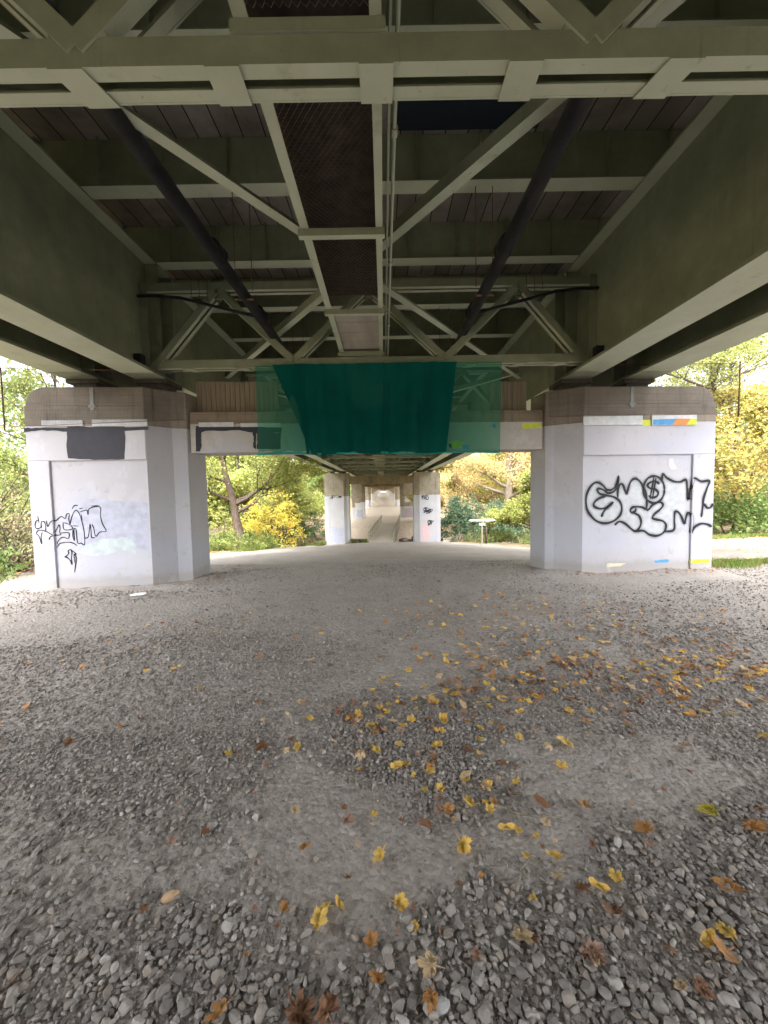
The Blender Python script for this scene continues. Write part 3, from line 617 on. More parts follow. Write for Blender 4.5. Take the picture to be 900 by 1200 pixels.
# cross girders under the slab, every 1.517 m
mb = MB(); x0, x1 = XC-6.3, XC+6.3
mb.box(x0, x1, -.006, .006, 5.562, 6.195); mb.box(x0, x1, -.11, .11, 5.543, 5.561)
for i in range(15):
    xx = x0 + .45 + i*.82
    mb.box(xx-.005, xx+.005, -.07, -.008, 5.562, 6.195)
fb = mb.build('floor_beam', STEEL, deck, (0, 5.24, 0))
for i in list(range(-26, 0)) + list(range(1, 66)):
    cp(fb, i*1.64, deck)
# cantilever brackets between inner and outer girders
mb = MB()
for s_ in (-1, 1):
    xa, xb = XC+s_*3.82, XC+s_*4.95
    mb.bar((xa, 0, 3.95), (xb, 0, 3.95), .07, .07, (0,1,0)); mb.bar((xa, 0, 5.3), (xb, 0, 5.3), .07, .07, (0,1,0))
    mb.bar((xa, .05, 5.25), (xb, .05, 4.0), .06, .06, (0,1,0))
ob_ = mb.build('outer_bracing', STEEL, deck, (0, 4.3, 0))
for i in list(range(-2, 0)) + list(range(1, 22)): cp(ob_, i*4.55, deck)
# cross frames: double-angle M truss every 4.55 m
def cross_frame(y, split=False):
    """front angles at y-.095, back angles at y+.095"""
    c = empty('cross_frame', (0, y, 0)); c.parent = deck
    nodes = [(-3.55, 3.78), (-2.5, 4.98), (-1.27, 3.80), (0.0, 4.98), (1.27, 3.80), (2.5, 4.98), (3.55, 3.78)]
    ch = MB()
    zb_ = 3.70; h = .135; t = .012
    for s_ in (-1, 1):
        yy = s_*.095
        # bottom chord angle: vertical leg outside, horizontal leg inward, a slot left between the two
        ch.box(XC-3.78, XC+3.78, min(yy, yy-s_*t), max(yy, yy-s_*t), zb_, zb_+h)
        ch.box(XC-3.78, XC+3.78, min(yy-s_*(t+.0005), yy-s_*.072), max(yy-s_*(t+.0005), yy-s_*.072), zb_+.0005, zb_+t)
    ch.build('bottom_chord', STEEL, c)
    ch = MB()
    for s_ in (-1, 1):
        yy = s_*.095
        ch.box(XC-3.78, XC+3.78, min(yy, yy-s_*t), max(yy, yy-s_*t), 4.96, 5.09)
        ch.box(XC-3.78, XC+3.78, min(yy-s_*(t+.0005), yy-s_*.072), max(yy-s_*(t+.0005), yy-s_*.072), 4.9605, 4.972)
    ch.build('top_chord', STEEL, c)
    for a, b in zip(nodes[:-1], nodes[1:]):
        d = MB()
        for s_ in (-1, 1):
            yy = s_*(.095+.007)
            p0 = Vector((XC+a[0], yy, a[1])); p1 = Vector((XC+b[0], yy, b[1]))
            d.bar(p0, p1, .012, .105, (0, 1, 0))
            u = (p1-p0).normalized(); nn = Vector((0,1,0)).cross(u); 
            off = nn*(.0465 if nn.z < 0 else -.0465)
            d.bar(p0 + off + u*.15 - Vector((0, s_*.041, 0)), p1 + off - u*.15 - Vector((0, s_*.041, 0)), .068, .010, (0, 1, 0))
        d.build('diagonal', STEEL, c)
    BX = ((-3.0, .05), (-2.12, .05), (-1.30, .03), (-.56, 0), (.20, 0), (.94, 0), (1.70, -.03), (2.5, -.05), (3.2, -.05))
    bp = MB()
    for x, sh in BX:
        w = .085
        bp.add([(XC+x-w-sh, -.098, zb_-.010), (XC+x+w-sh, -.098, zb_-.010), (XC+x+w+sh, .098, zb_-.010), (XC+x-w+sh, .098, zb_-.010),
                (XC+x-w-sh, -.098, zb_-.002), (XC+x+w-sh, -.098, zb_-.002), (XC+x+w+sh, .098, zb_-.002), (XC+x-w+sh, .098, zb_-.002)],
               [(0,3,2,1),(4,5,6,7),(0,1,5,4),(1,2,6,5),(2,3,7,6),(3,0,4,7)])
        if split: bp.build('batten_plate', STEEL, c); bp = MB()
    if not split: bp.build('batten_plate', STEEL, c)
    gp = MB()
    for s_ in (-1, 1):      # gussets and web posts
        x = XC + s_*3.78
        vs = [(x, 3.66), (x, 4.12), (x - s_*.18, 4.12), (x - s_*.42, 3.85), (x - s_*.42, 3.66)]
        n = len(vs); V3 = [(p[0], -.006, p[1]) for p in vs] + [(p[0], .006, p[1]) for p in vs]
        gp.add(V3, [tuple(range(n)), tuple(range(n, 2*n))[::-1]] + [((i+1) % n, i, n+i, n+(i+1) % n) for i in range(n)])
        if split: gp.build('gusset_plate', STEEL, c); gp = MB()
        for ya, yb in ((-.11, -.098), (.098, .11)):
            gp.box(min(x, x-s_*.12), max(x, x-s_*.12), ya, yb, 3.66, 5.1)
            if split: gp.build('web_post', STEEL, c); gp = MB()
    for x, z_ in ((-2.5, 4.98), (2.5, 4.98), (0, 4.98)):
        gp.box(XC+x-.18, XC+x+.18, -.006, .006, z_-.12, z_+.10)
        if split: gp.build('gusset_plate', STEEL, c); gp = MB()
    if not split: gp.build('gusset_plate', STEEL, c)
    return c
def copy_frame(src, y):
    c = src.copy(); COL.objects.link(c); c.parent = deck; c.location = (0, y, 0)
    for ch in src.children:
        d = ch.copy(); COL.objects.link(d); d.parent = c
FY = [2.10 + 4.55*i for i in range(-3, 22)]
cf = cross_frame(2.10, True); cfar = cross_frame(2.10+4.55*2)
for i, y in enumerate(FY):
    if i in (3, 5): continue
    copy_frame(cf if i in (2, 4) else cfar, y)
# lateral X bracing in a plane above the bottom chords
for s_ in (-1, 1):
    lb = MB()
    a_ = Vector((XC+s_*3.5, .25, 4.22)); b_ = Vector((XC-s_*3.5, 9.35, 4.22))
    z_ = .0 if s_ < 0 else .13
    a_.z += z_; b_.z += z_
    d = (b_-a_).normalized(); nn = Vector((0,0,1)).cross(d)
    lb.bar(a_, b_, .105, .012, tuple(nn))
    lb.bar(a_+nn*.047+Vector((0,0,.056)), b_+nn*.047+Vector((0,0,.056)), .01, .10, tuple(nn))
    lbo = lb.build('lateral_brace', STEEL, deck, (0, 0, 0))
    for i in (-2, -1, 1, 2, 3, 4, 5, 6, 7, 8): cp(lbo, i*9.1, deck)
# small black boxes on the girder webs above the pillars
for x, s_ in ((XC-3.78, 1), (XC+3.78, -1)):
    mb = MB(); a, b = (x+.0+.012, x+.13) if s_ > 0 else (x-.13, x-.012)
    mb.box(a, b, 6.28, 6.40, 3.70, 3.86); o = mb.build('junction_box', M_PIPE, deck)
# missing boards with dark sheet
mb = MB(); mb.box(XC+.42, XC+2.2, 3.72, 5.12, 6.14, 6.19); o = mb.build('dark_sheet', M_TARP, None)
tag(o, 'dark blue sheet fixed under the slab between two floor beams beside the walkway', 'sheet')

# ------------------------------------------------------------------ inspection walkway
wk = empty('inspection_walkway', (0, 0, 0)); tag(wk, 'hanging mesh floored inspection walkway running down the middle of the bridge', 'walkway')
xl, xr = -.70, -.03
for x in (xl, xr):
    mb = MB(); mb.box(x, x+.075 if x == xl else x+.06, YB, 110, 3.935, 3.945); 
    xv = x if x == xl else x+.05
    mb.box(xv, xv+.01, YB, 110, 3.9455, 4.07)
    mb.build('side_rail', STEEL, wk)
mb = MB(); mb.box(xr+.10, xr+.115, YB, 110, 4.02, 4.16); mb.build('kick_plate', STEEL, wk)
cb = MB(); cb.box(xl-.02, xr+.08, 0, .012, 3.87, 3.932); cb.box(xl-.02, xr+.08, .0125, .06, 3.87, 3.882)
cbo = cb.build('cross_bar', STEEL, wk, (0, 2.02, 0))
for i in list(range(-4, 0)) + list(range(1, 30)): cp(cbo, i*1.52, wk)
# expanded metal: diamond strands
def expanded(y0, y1, cell=.042, pitch=.028):
    """diamond mesh: wavy transverse strands bonded in turn"""
    Vv = []; Ff = []
    x0, x1 = xl+.02, xr+.04; nX = int((x1-x0)/cell*2)
    nY = int((y1-y0)/pitch); w = .005; base = 0
    xs_ = np.linspace(x0, x1, nX+1)
    for j in range(nY):
        yc = y0 + (j+.5)*pitch
        off = np.where((np.arange(nX+1) + j) % 2 == 0, pitch*.5, -pitch*.5)
        zz = 3.952 + np.where((np.arange(nX+1)+j) % 2 == 0, .004, -.001)
        yv = yc + off
        a = np.stack([xs_, yv-w, zz-.004], 1); b = np.stack([xs_, yv+w, zz+.004], 1)
        Vv.append(np.concatenate([a, b])); i = np.arange(nX)
        Ff.append(np.stack([i, i+1, nX+1+i+1, nX+1+i], 1) + base); base += 2*(nX+1)
    return np.concatenate(Vv), np.concatenate(Ff)
for k in range(4):
    y0_, y1_ = [(.52, 2.01), (2.09, 3.53), (3.61, 5.05), (-2.5, .50)][k]
    Vx, Fx = expanded(y0_, y1_)
    np_mesh('mesh_panel', Vx, Fx, M_EXP, False, wk)
mb = MB()   # dark cable tray floor above the mesh, then bare boards further on
mb.box(xl+.01, xr+.055, -2.4, 5.06, 4.10, 4.112)
mb.build('tray_floor', mat_simple('dark_brown_tray', (.035, .025, .02), (.08, .06, .045), 9, .8), wk)
for i in range(4):
    mb = MB(); mb.box(xl+.01, xr+.05, 5.17+i*.34, 5.17+i*.34+.325, 3.952, 3.975); mb.build('floor_board', M_WOOD, wk)
mb = MB(); mb.box(xl+.01, xr+.05, 6.64, 108, 3.952, 3.97); mb.build('floor_board', M_WOOD, wk)
# conduit
cd = MB(); cd.tube([(.115, YB, 4.02), (.115, 110, 4.02)], .014, 8)
for i in range(-4, 30):
    yy = 1.2 + i*1.5; cd.tube([(.115, yy, 4.02), (.115, yy+.06, 4.02)], .025, 8)
cdo = cd.build('conduit_pipe', STEEL, None); tag(cdo, 'thin straight pale conduit running beside the inspection walkway', 'conduit')

# ------------------------------------------------------------------ drain pipes
def drain(x, s_, lab):
    e = empty('drain_pipe', (0, 0, 0)); tag(e, lab, 'drain pipe')
    mb = MB(); mb.tube([(x, YB, 4.26), (x, 60, 4.20)], .072, 16); mb.build('pipe_run', M_PIPE, e)
    for yy in (-1.2, 2.55, 4.35, 5.85, 9, 13, 17):
        mb = MB(); mb.tube([(x, yy-.09, 4.256), (x, yy-.05, 4.256), (x, yy+.05, 4.256), (x, yy+.09, 4.256)], [.082, .09, .09, .082], 16)
        mb.tube([(x-.0, yy+.10, 4.256), (x, yy+.125, 4.256)], [.098, .098], 16)
        mb.build('coupling', M_PIPE, e)
    for yy in (.32, 5.24, 8.52):
        mb = MB(); mb.tube([(x-.11, yy, 4.27), (x-.11, yy, 5.54)], .006, 6); mb.tube([(x+.11, yy, 4.27), (x+.11, yy, 5.54)], .006, 6)
        mb.box(x-.12, x+.12, yy-.02, yy+.02, 4.155, 4.165); mb.build('hanger', M_RUST, e)
    mb = MB()
    mb.tube([(XC+s_*3.79, 6.50, 4.86), (XC+s_*3.5, 6.48, 4.85), (XC+s_*3.05, 6.42, 4.78), (XC+s_*2.6, 6.3, 4.62), (x+s_*.35, 6.1, 4.38), (x, 6.0, 4.26)], .024, 10)
    mb.build('branch_pipe', M_PIPE, e)
    mb = MB()
    for a in range(3):
        xx = XC+s_*(2.4+.12*a); mb.tube([(xx, 5.95, 4.50+.04*a), (xx, 5.95, 4.80)], .006, 6)
    mb.build('pipe_clamp', M_RUST, e)
drain(-1.80, -1, 'thick black drain pipe hanging on the graffiti scribbled pillar side of the walkway')
drain(1.38, 1, 'thick black drain pipe hanging on the bubble graffiti pillar side of the walkway')

# ------------------------------------------------------------------ nets
def net_sheet(name, mat, parent, top, bot, fold=.025, nU=80, nV=26, seed=0, sag=0.0):
    """top/bot: (x0, x1, y, z) lines"""
    rnd = np.random.default_rng(seed); ph = rnd.uniform(0, 6, 6)
    Vv = []; UV = []
    for j in range(nV+1):
        t = j/nV
        for i in range(nU+1):
            u = i/nU
            x0 = top[0] + (bot[0]-top[0])*t; x1 = top[1] + (bot[1]-top[1])*t
            x = x0 + (x1-x0)*u
            y = top[2] + (bot[2]-top[2])*t; z = top[3] + (bot[3]-top[3])*t
            w = (1-abs(math.sin(x*5.3+ph[5]+.3*t)))**3*1.6 + math.sin(x*7+ph[0])*.5 + math.sin(x*17+ph[1]+t)*.3 + math.sin(x*31+ph[2]+t*2)*.15 + math.sin(x*3+t*5+ph[3])*.6
            y += fold*w*(.3+.7*t) - sag*math.sin(math.pi*t)
            z += sag*.0 - .018*math.sin(u*math.pi*5+ph[4])*(t if j == nV else 0)
            Vv.append((x, y, z)); UV.append((x, z + y*.5))
    ii = np.arange((nU+1)*(nV+1)).reshape(nV+1, nU+1)
    Fq = np.stack([ii[:-1,:-1].ravel(), ii[1:,:-1].ravel(), ii[1:,1:].ravel(), ii[:-1,1:].ravel()], 1)
    o = np_mesh(name, Vv, Fq, mat, True, parent)
    uvl = o.data.uv_layers.new(name='UVMap'); UV = np.array(UV, dtype=np.float32)
    uvl.data.foreach_set('uv', UV[Fq.ravel()].ravel())
    return o
net = empty('debris_net', (0, 0, 0)); tag(net, 'green debris net hung over the middle of the concrete crossbeam', 'netting')
net_sheet('light_net', M_NET_L, net, (-2.09, -1.30, 6.47, 3.695), (-2.25, -1.30, 6.98, 2.33), .012, 40, 26, 1)
net_sheet('light_net', M_NET_L, net, (1.00, 1.99, 6.47, 3.695), (1.02, 2.16, 7.14, 2.28), .012, 40, 26, 2)
net_sheet('dark_net', M_NET_D, net, (-1.80, 1.24, 6.44, 3.70), (-1.28, 1.14, 6.99, 2.275), .035, 160, 26, 3)
for xa_, xb_ in ((-1.42, -1.36), (-1.00, -.96), (-.62, -.60), (.02, .05), (.42, .45), (.82, .90)): net_sheet('seam_overlap', M_NET_D, net, (xa_, xb_, 6.425, 3.70), (xa_*.97, xb_*.97, 6.965, 2.29), .012, 4, 20, int(xa_*100+500))
mb = MB(); pts = []
for i in range(60):
    u = i/59; pts.append((-2.26+4.4*u, 6.97+.13*u, 2.285+.014*math.sin(u*17)+.012*math.sin(u*6)))
mb.tube(pts, .019, 8); mb.build('hem', M_HEM, net)
for x in (-1.32, -.92, -.35, .30, .78):
    mb = MB(); mb.tube([(x, 6.42, 3.70), (x+.01, 6.60, 3.1), (x+.01, 6.95, 2.31)], .0045, 5); mb.build('tie_cord', M_NET_D, net)
def bird(lab, pts):
    e = empty('bird_net', (0, 0, 0)); tag(e, lab, 'netting')
    # curtain in front of the pillar head
    (xa, ya, za0, za1), (xb, yb, zb0, zb1) = pts
    Vv = []; UV = []; n = 30; m_ = 12
    for j in range(m_+1):
        for i in range(n+1):
            u = i/n; t = j/m_
            x = xa+(xb-xa)*u; y = ya+(yb-ya)*u + .02*math.sin(x*6+t*3)
            z0 = za0+(zb0-za0)*u; z1 = za1+(zb1-za1)*u
            Vv.append((x, y, z0+(z1-z0)*t)); UV.append((x, z0+(z1-z0)*t))
    ii = np.arange((n+1)*(m_+1)).reshape(m_+1, n+1)
    Fq = np.stack([ii[:-1,:-1].ravel(), ii[:-1,1:].ravel(), ii[1:,1:].ravel(), ii[1:,:-1].ravel()], 1)
    o = np_mesh('net_curtain', Vv, Fq, M_BIRD, True, e)
    uvl = o.data.uv_layers.new(name='UVMap'); UV = np.array(UV, dtype=np.float32); uvl.data.foreach_set('uv', UV[Fq.ravel()].ravel())
    mb = MB(); mb.tube([(xa, ya, za0-.05), (xa, ya, za1+.02)], .012, 8); mb.build('edge_pole', M_RUST, e)
    mb = MB(); mb.tube([(xa, ya, za1), (xb, yb, zb1)], .006, 6); mb.tube([(xa, ya, za0), (xb, yb, zb0)], .005, 6); mb.build('edge_wire', M_RUST, e)
bird('fine dark bird net strung over the head of the scribbled pillar', ((-6.05, 6.22, 2.72, 3.64), (-3.3, 6.50, 2.84, 3.64)))
bird('fine dark bird net strung over the head of the bubble graffiti pillar', ((6.28, 6.85, 2.84, 3.72), (2.9, 6.78, 2.84, 3.70)))
# ------------------------------------------------------------------ footbridge, boulders, signpost
fbp = empty('footbridge', (0, 0, 0)); tag(fbp, 'narrow footbridge with timber handrails sloping up beneath the bridge', 'footbridge')
def P2(u, off=0): # centre line
    x = -.35 + 1.25*u + off; y = 38.9 + 14.4*u; z = -3.62 + .74*u; return (x, y, z)
mb = MB(); 
for i in range(60):
    a = P2(i/60); b = P2((i+.96)/60)
    mb.bar((a[0], (a[1]+b[1])/2, (a[2]+b[2])/2 + 0), (a[0], (a[1]+b[1])/2+.001, (a[2]+b[2])/2), 2.5, .06, (1,0,0)) if False else mb.box(a[0]-1.2, a[0]+1.2, a[1], b[1], a[2]-.06, a[2])
mb.build('walking_surface', mat_simple('worn_tan_planks', (.48, .42, .36), (.60, .54, .48), 3, .9), fbp)
mb = MB()
for s_ in (-1, 1):
    a = Vector(P2(0, s_*1.0)); b = Vector(P2(1, s_*1.0)); mb.bar(a-Vector((0,0,.25)), b-Vector((0,0,.25)), .2, .34, (1,0,0))
mb.build('support_beam', M_WOOD, fbp)
for s_ in (-1, 1):
    t = MB(); a = Vector(P2(-.02, s_*1.22)); b = Vector(P2(1.02, s_*1.22))
    for h_, w_ in ((.98, .14), (.62, .12), (.3, .12)):
        t.bar(a+Vector((0,0,h_)), b+Vector((0,0,h_)), .05, w_, (1,0,0))
    r_ = t.build('railing', M_WOOD, fbp)
    for i in range(9):
        p = P2(i/8, s_*1.28); q = MB(); q.box(p[0]-.05, p[0]+.05, p[1]-.05, p[1]+.05, p[2]-.5, p[2]+1.08); q.build('post', M_WOOD, r_)
def rock_mesh(seed, flat=.7):
    bm = bmesh.new(); bmesh.ops.create_icosphere(bm, subdivisions=2, radius=1)
    r_ = np.random.default_rng(seed); A = r_.normal(size=(7, 3)); A /= np.linalg.norm(A, axis=1)[:, None]; D = r_.uniform(.62, .95, 7)
    for v in bm.verts:
        p = np.array(v.co)
        for a, d in zip(A, D):
            s_ = p @ a
            if s_ > d: p = p - a*(s_-d)
        v.co = Vector((p[0], p[1]*.8, p[2]*flat))
    me = bpy.data.meshes.new('boulder'); bm.to_mesh(me); bm.free(); return me
M_ROCK = mat_simple('dark_brown_boulder', (.07, .055, .05), (.22, .18, .155), 2.5, .9, .6, .03)
rms = [rock_mesh(100+i) for i in range(5)]
for m_ in rms: m_.materials.append(M_ROCK)
rr = random.Random(3)
for i in range(46):
    y = rr.uniform(39.2, 47); x = rr.uniform(1.9, 4.4)
    u = (y-38.9)/14.4
    if x < -.35+1.25*u+1.7: x += .8
    o = bpy.data.objects.new('boulder', rms[i % 5]); COL.objects.link(o)
    s_ = rr.uniform(.22, .5); o.scale = (s_, s_, s_); o.location = (x, y, float(ground_z(x, y)) + s_*.35 + (.35 if y > 41 else 0)*rr.random()); o.rotation_euler = (rr.uniform(-.4,.4), rr.uniform(-.4,.4), rr.uniform(0,6))
    tag(o, 'dark boulder in the rock heap beside the footbridge', 'boulder', 'boulders heaped beside the footbridge')
for i in range(7):
    y = rr.uniform(39.4, 43); x = rr.uniform(-3.2, -2.1)
    o = bpy.data.objects.new('boulder', rms[i % 5]); COL.objects.link(o)
    s_ = rr.uniform(.18, .34); o.scale = (s_, s_, s_); o.location = (x, y, float(ground_z(x, y)) + s_*.35); o.rotation_euler = (0, 0, rr.uniform(0,6))
    tag(o, 'dark rock at the weedy end of the footbridge railing', 'boulder', 'rocks at the weedy side of the footbridge')
sx, sy = 7.15, 28.0; sz = float(ground_z(sx, sy))
sg = empty('fingerpost', (sx, sy, sz)); tag(sg, 'small wooden fingerpost with two pale arms beyond the pillars', 'signpost')
mb = MB(); mb.box(-.045, .045, -.045, .045, -.2, 1.95); mb.build('post', M_WOOD, sg)
for s_ in (-1, 1):
    mb = MB(); z0 = 1.78; a = s_*.05; b = s_*.85; c_ = s_*.98
    pts = [(a, z0-.08), (b, z0-.08), (c_, z0), (b, z0+.08), (a, z0+.08)]
    V3 = [(p[0], -.02, p[1]) for p in pts] + [(p[0], .02, p[1]) for p in pts]
    mb.add(V3, [(0,1,2,3,4), (9,8,7,6,5)] + [((i+1)%5, i, 5+i, 5+(i+1)%5) for i in range(5)])
    o = mb.build('sign_arm', M_WHITEPAINT, sg)
mb = MB(); mb.box(-.22, .22, -.065, -.047, 1.40, 1.56); mb.build('notice_board', M_WHITEPAINT, sg)
sz2 = float(ground_z(7.9, 30)); sg2 = MB(); sg2.tube([(0,0,-.2), (0,0,1.1), (0,0,1.35)], [.08, .08, .06], 8)
o = sg2.build('marker_post', M_BARK, None, (8.0, 30.0, sz2)); tag(o, 'short dark wooden post standing just behind the fingerpost', 'post')

# ------------------------------------------------------------------ vegetation
def leaf_cards(centres, spread, per, size, seed, flat=.8, shape='oval'):
    """small bent leaves (two quads each) scattered round clump centres"""
    r_ = np.random.default_rng(seed)
    C_ = np.asarray(centres, float); n = len(C_)*per
    sp = np.asarray(spread, float)
    if sp.ndim == 0: sp = np.full(len(C_), float(sp))
    idx = np.repeat(np.arange(len(C_)), per)
    d = r_.normal(size=(n, 3)); d /= np.linalg.norm(d, axis=1)[:, None]
    rad = r_.random(n)**(.55)*sp[idx]*r_.uniform(.6, 1.25, n)
    P = C_[idx] + d*rad[:, None]*np.array([1, 1, flat])
    a = r_.normal(size=(n, 3)); a /= np.linalg.norm(a, axis=1)[:, None]
    b = np.cross(a, r_.normal(size=(n, 3))); b /= np.linalg.norm(b, axis=1)[:, None]
    s_ = size*r_.uniform(.55, 1.3, n)[:, None]
    w = s_*(.62 if shape == 'oval' else .3)
    nrm = np.cross(a, b)
    v0 = P - a*s_*.55; v1 = P + b*w*.5 + nrm*w*.15; v2 = P + a*s_*.55; v3 = P - b*w*.5 + nrm*w*.15
    V_ = np.stack([v0, v1, v2, v3], 1).reshape(-1, 3)
    F_ = np.arange(n*4).reshape(n, 4)
    return V_, F_
def make_tree(name, loc, h, label, leafmat, barkmat, cat='tree', group=None, lean=(0, 0), r0=.2, crown_from=.35, width=.35, nl=5, leaf=.14, per=42, spread=.55, seed=0, nbr=14, extra=0, flat=.8, droop=0.0, trunks=1):
    rnd = random.Random(seed); t = empty(name, loc); tag(t, label, cat, group)
    mb = MB(); tips = []
    def branch(p, d, l, r, lev):
        pts = [p]; rs = [r]; n = 4
        for i in range(n):
            d = (d + Vector((rnd.uniform(-.22,.22), rnd.uniform(-.22,.22), rnd.uniform(-.1,.16)-droop*lev*.2))).normalized()
            p = p + d*(l/n); pts.append(p); rs.append(max(.006, r*(1-.75*(i+1)/n)))
            if lev < 2 and i >= 1:
                for q in range(2 if lev == 1 else 2):
                    dd = (d + Vector((rnd.uniform(-1,1), rnd.uniform(-1,1), rnd.uniform(-.3,.6)))).normalized()
                    branch(p, dd, l*rnd.uniform(.4,.65), rs[-1]*.6, lev+1)
            if lev >= 1: tips.append(tuple(p))
        mb.tube(pts, rs, 6 if lev < 2 else 4, False); tips.append(tuple(p))
    for tk in range(trunks):
        p = Vector((rnd.uniform(-.3,.3)*(trunks > 1), rnd.uniform(-.3,.3)*(trunks > 1), -.3)); pts = [p]; rs = [r0*1.35]; n = 9
        for i in range(n):
            u = (i+1)/n
            p = Vector((pts[0][0]+lean[0]*u + rnd.uniform(-.06,.06)*h*.15*(1+tk), pts[0][1]+lean[1]*u + rnd.uniform(-.06,.06)*h*.15, -.0 + h*.92*u)); pts.append(p); rs.append(r0*(1-.85*u)+.01)
        mb.tube(pts, rs, 10, False)
        for k in range(max(3, nbr//trunks)):
            u = crown_from + (1-crown_from)*(k+rnd.random()*.8)/max(3, nbr//trunks); i = min(n-1, int(u*n)); p = pts[i+1].lerp(pts[i], rnd.random())
            an = rnd.uniform(0, 2*math.pi); up = .1 + .6*u
            d = Vector((math.cos(an), math.sin(an), up)).normalized()
            branch(p, d, h*width*rnd.uniform(.6, 1.15)*(1.25-.75*(u-crown_from)/(1-crown_from)), rs[i+1]*.55, 0)
    mb.build('trunk', barkmat, t)
    tips = np.array(tips)
    rg = np.random.default_rng(seed+5)
    keep = rg.random(len(tips)) < .85; tips = tips[keep]
    if extra:
        e = rg.normal(size=(extra, 3))*np.array([h*width*.55, h*width*.55, h*.22]) + np.array([lean[0]*.7, lean[1]*.7, h*(crown_from+.3)]); tips = np.concatenate([tips, e])
    Vx, Fx = leaf_cards(tips, spread*rg.uniform(.5, 1.3, len(tips)), per, leaf, seed+9, flat)
    c = np_mesh('crown', Vx, Fx, leafmat, False, t)
    return t
def make_bush(name, loc, rx, ry, h, label, leafmat, cat='bush', group=None, n=90, per=40, leaf=.1, seed=0, stems=10, stemmat=None, shape='oval', spread=.3):
    t = empty(name, loc); tag(t, label, cat, group); rg = np.random.default_rng(seed); rnd = random.Random(seed)
    th = rg.uniform(0, 2*np.pi, n); u = rg.random(n)**.5; zz = rg.random(n)**.8
    prof = np.sqrt(np.clip(1 - (zz*.95)**2.2, 0, 1))*.85 + .15
    P = np.stack([np.cos(th)*u*rx*prof, np.sin(th)*u*ry*prof, zz*h*(.8+.25*np.sin(th*3+seed)) + .05], 1)
    mb = MB()
    for i in range(stems):
        q = P[rg.integers(n)]; a = Vector((rnd.uniform(-.2,.2)*rx, rnd.uniform(-.2,.2)*ry, -.15)); b = Vector(q)
        mb.tube([a, a.lerp(b, .5) + Vector((rnd.uniform(-.1,.1), rnd.uniform(-.1,.1), h*.12)), b], [.03*h*.5, .018*h*.5, .006], 5, False)
    mb.build('stem', stemmat or M_BARK, t)
    Vx, Fx = leaf_cards(P, spread*rg.uniform(.6, 1.4, n), per, leaf, seed+3, .8, shape)
    np_mesh('foliage', Vx, Fx, leafmat, False, t); return t
gz = lambda x, y: (x, y, float(ground_z(x, y)))
LG = mat_leaf('light_green_autumn_leaves', [(.19, .26, .085), (.27, .33, .10), (.34, .37, .11), (.22, .28, .12), (.46, .43, .12), (.12, .17, .06)], .45)
GG = mat_leaf('mid_green_leaves', [(.13, .22, .07), (.18, .28, .09), (.23, .31, .10), (.28, .33, .10)], .4)
DG = mat_leaf('dark_green_leaves', [(.04, .085, .035), (.06, .115, .045), (.08, .14, .055), (.14, .18, .07)], .2)
BG = mat_leaf('blue_green_yew_needles', [(.05, .105, .06), (.075, .14, .085), (.10, .175, .10), (.15, .21, .11)], .2)
YL = mat_leaf('yellow_autumn_leaves', [(.56, .46, .11), (.62, .54, .16), (.38, .40, .12), (.46, .32, .10), (.30, .34, .11), (.66, .58, .22), (.24, .20, .10)], .45)
YG = mat_leaf('yellow_green_leaves', [(.36, .40, .12), (.50, .50, .16), (.27, .34, .11), (.60, .56, .18), (.18, .22, .09)], .45)
OR = mat_leaf('orange_autumn_leaves', [(.56, .42, .20), (.62, .52, .26), (.50, .30, .14), (.64, .56, .24), (.44, .38, .16)], .4)
RB = mat_leaf('russet_brown_leaves', [(.32, .17, .09), (.42, .23, .12), (.26, .20, .09), (.38, .30, .13)], .25)
OL = mat_leaf('olive_bramble_leaves', [(.13, .15, .06), (.18, .19, .08), (.22, .17, .10), (.10, .13, .05), (.26, .16, .12)], .25)

LB = mat_leaf('sunny_pale_green_leaves', [(.34, .42, .13), (.46, .50, .16), (.54, .54, .18), (.38, .44, .18), (.62, .56, .16), (.22, .28, .10)], .45)
YLB = mat_leaf('bright_lemon_yellow_leaves', [(.74, .62, .12), (.80, .70, .16), (.66, .60, .14), (.72, .50, .10), (.56, .56, .16)], .5)
# left opening
make_tree('leaning_tree', gz(-8.75, 23.6), 9.5, 'dark leaning tree trunk with knobbly branches seen beside the scribbled pillar', LB, M_BARK, lean=(-1.7, .4), r0=.30, crown_from=.22, width=.30, leaf=.15, per=12, spread=.7, seed=21, nbr=13)
make_bush('yellow_shrub', gz(-9.0, 30.5), 2.7, 1.8, 4.4, 'bright yellow feathery shrub between the leaning tree and the tall far pillar', YLB, n=190, per=34, leaf=.15, seed=31, stems=24, spread=.5)
make_bush('yellow_shrub', gz(-12.6, 31), 2.2, 1.8, 3.4, 'smaller yellow shrub half hidden behind the leaning tree', YG, n=80, per=34, leaf=.15, seed=32, stems=14, spread=.5)
make_bush('dark_bush', gz(-9.3, 44), 2.6, 2.2, 4.0, 'dark green bush close beside the tall lilac footed pillar', DG, n=120, per=46, leaf=.17, seed=33, spread=.6)
for i, (x, y, h, m_, lab) in enumerate([(-15, 40, 15, LB, 'tall pale green tree behind the leaning tree'), (-15.5, 48, 13, LB, 'full green tree rising behind the yellow shrub'), (-14.6, 60, 15, LB, 'light green tree leaning over the outer girder beyond the yellow shrub'), (-20, 34, 14, YG, 'yellow green tree at the pillar edge of the left opening')]):
    make_tree('broadleaf_tree', gz(x, y), h, lab, m_, M_BARKP, r0=.28, crown_from=.12, width=.30, leaf=.25, per=40, spread=1.1, seed=40+i, nbr=18, extra=60)
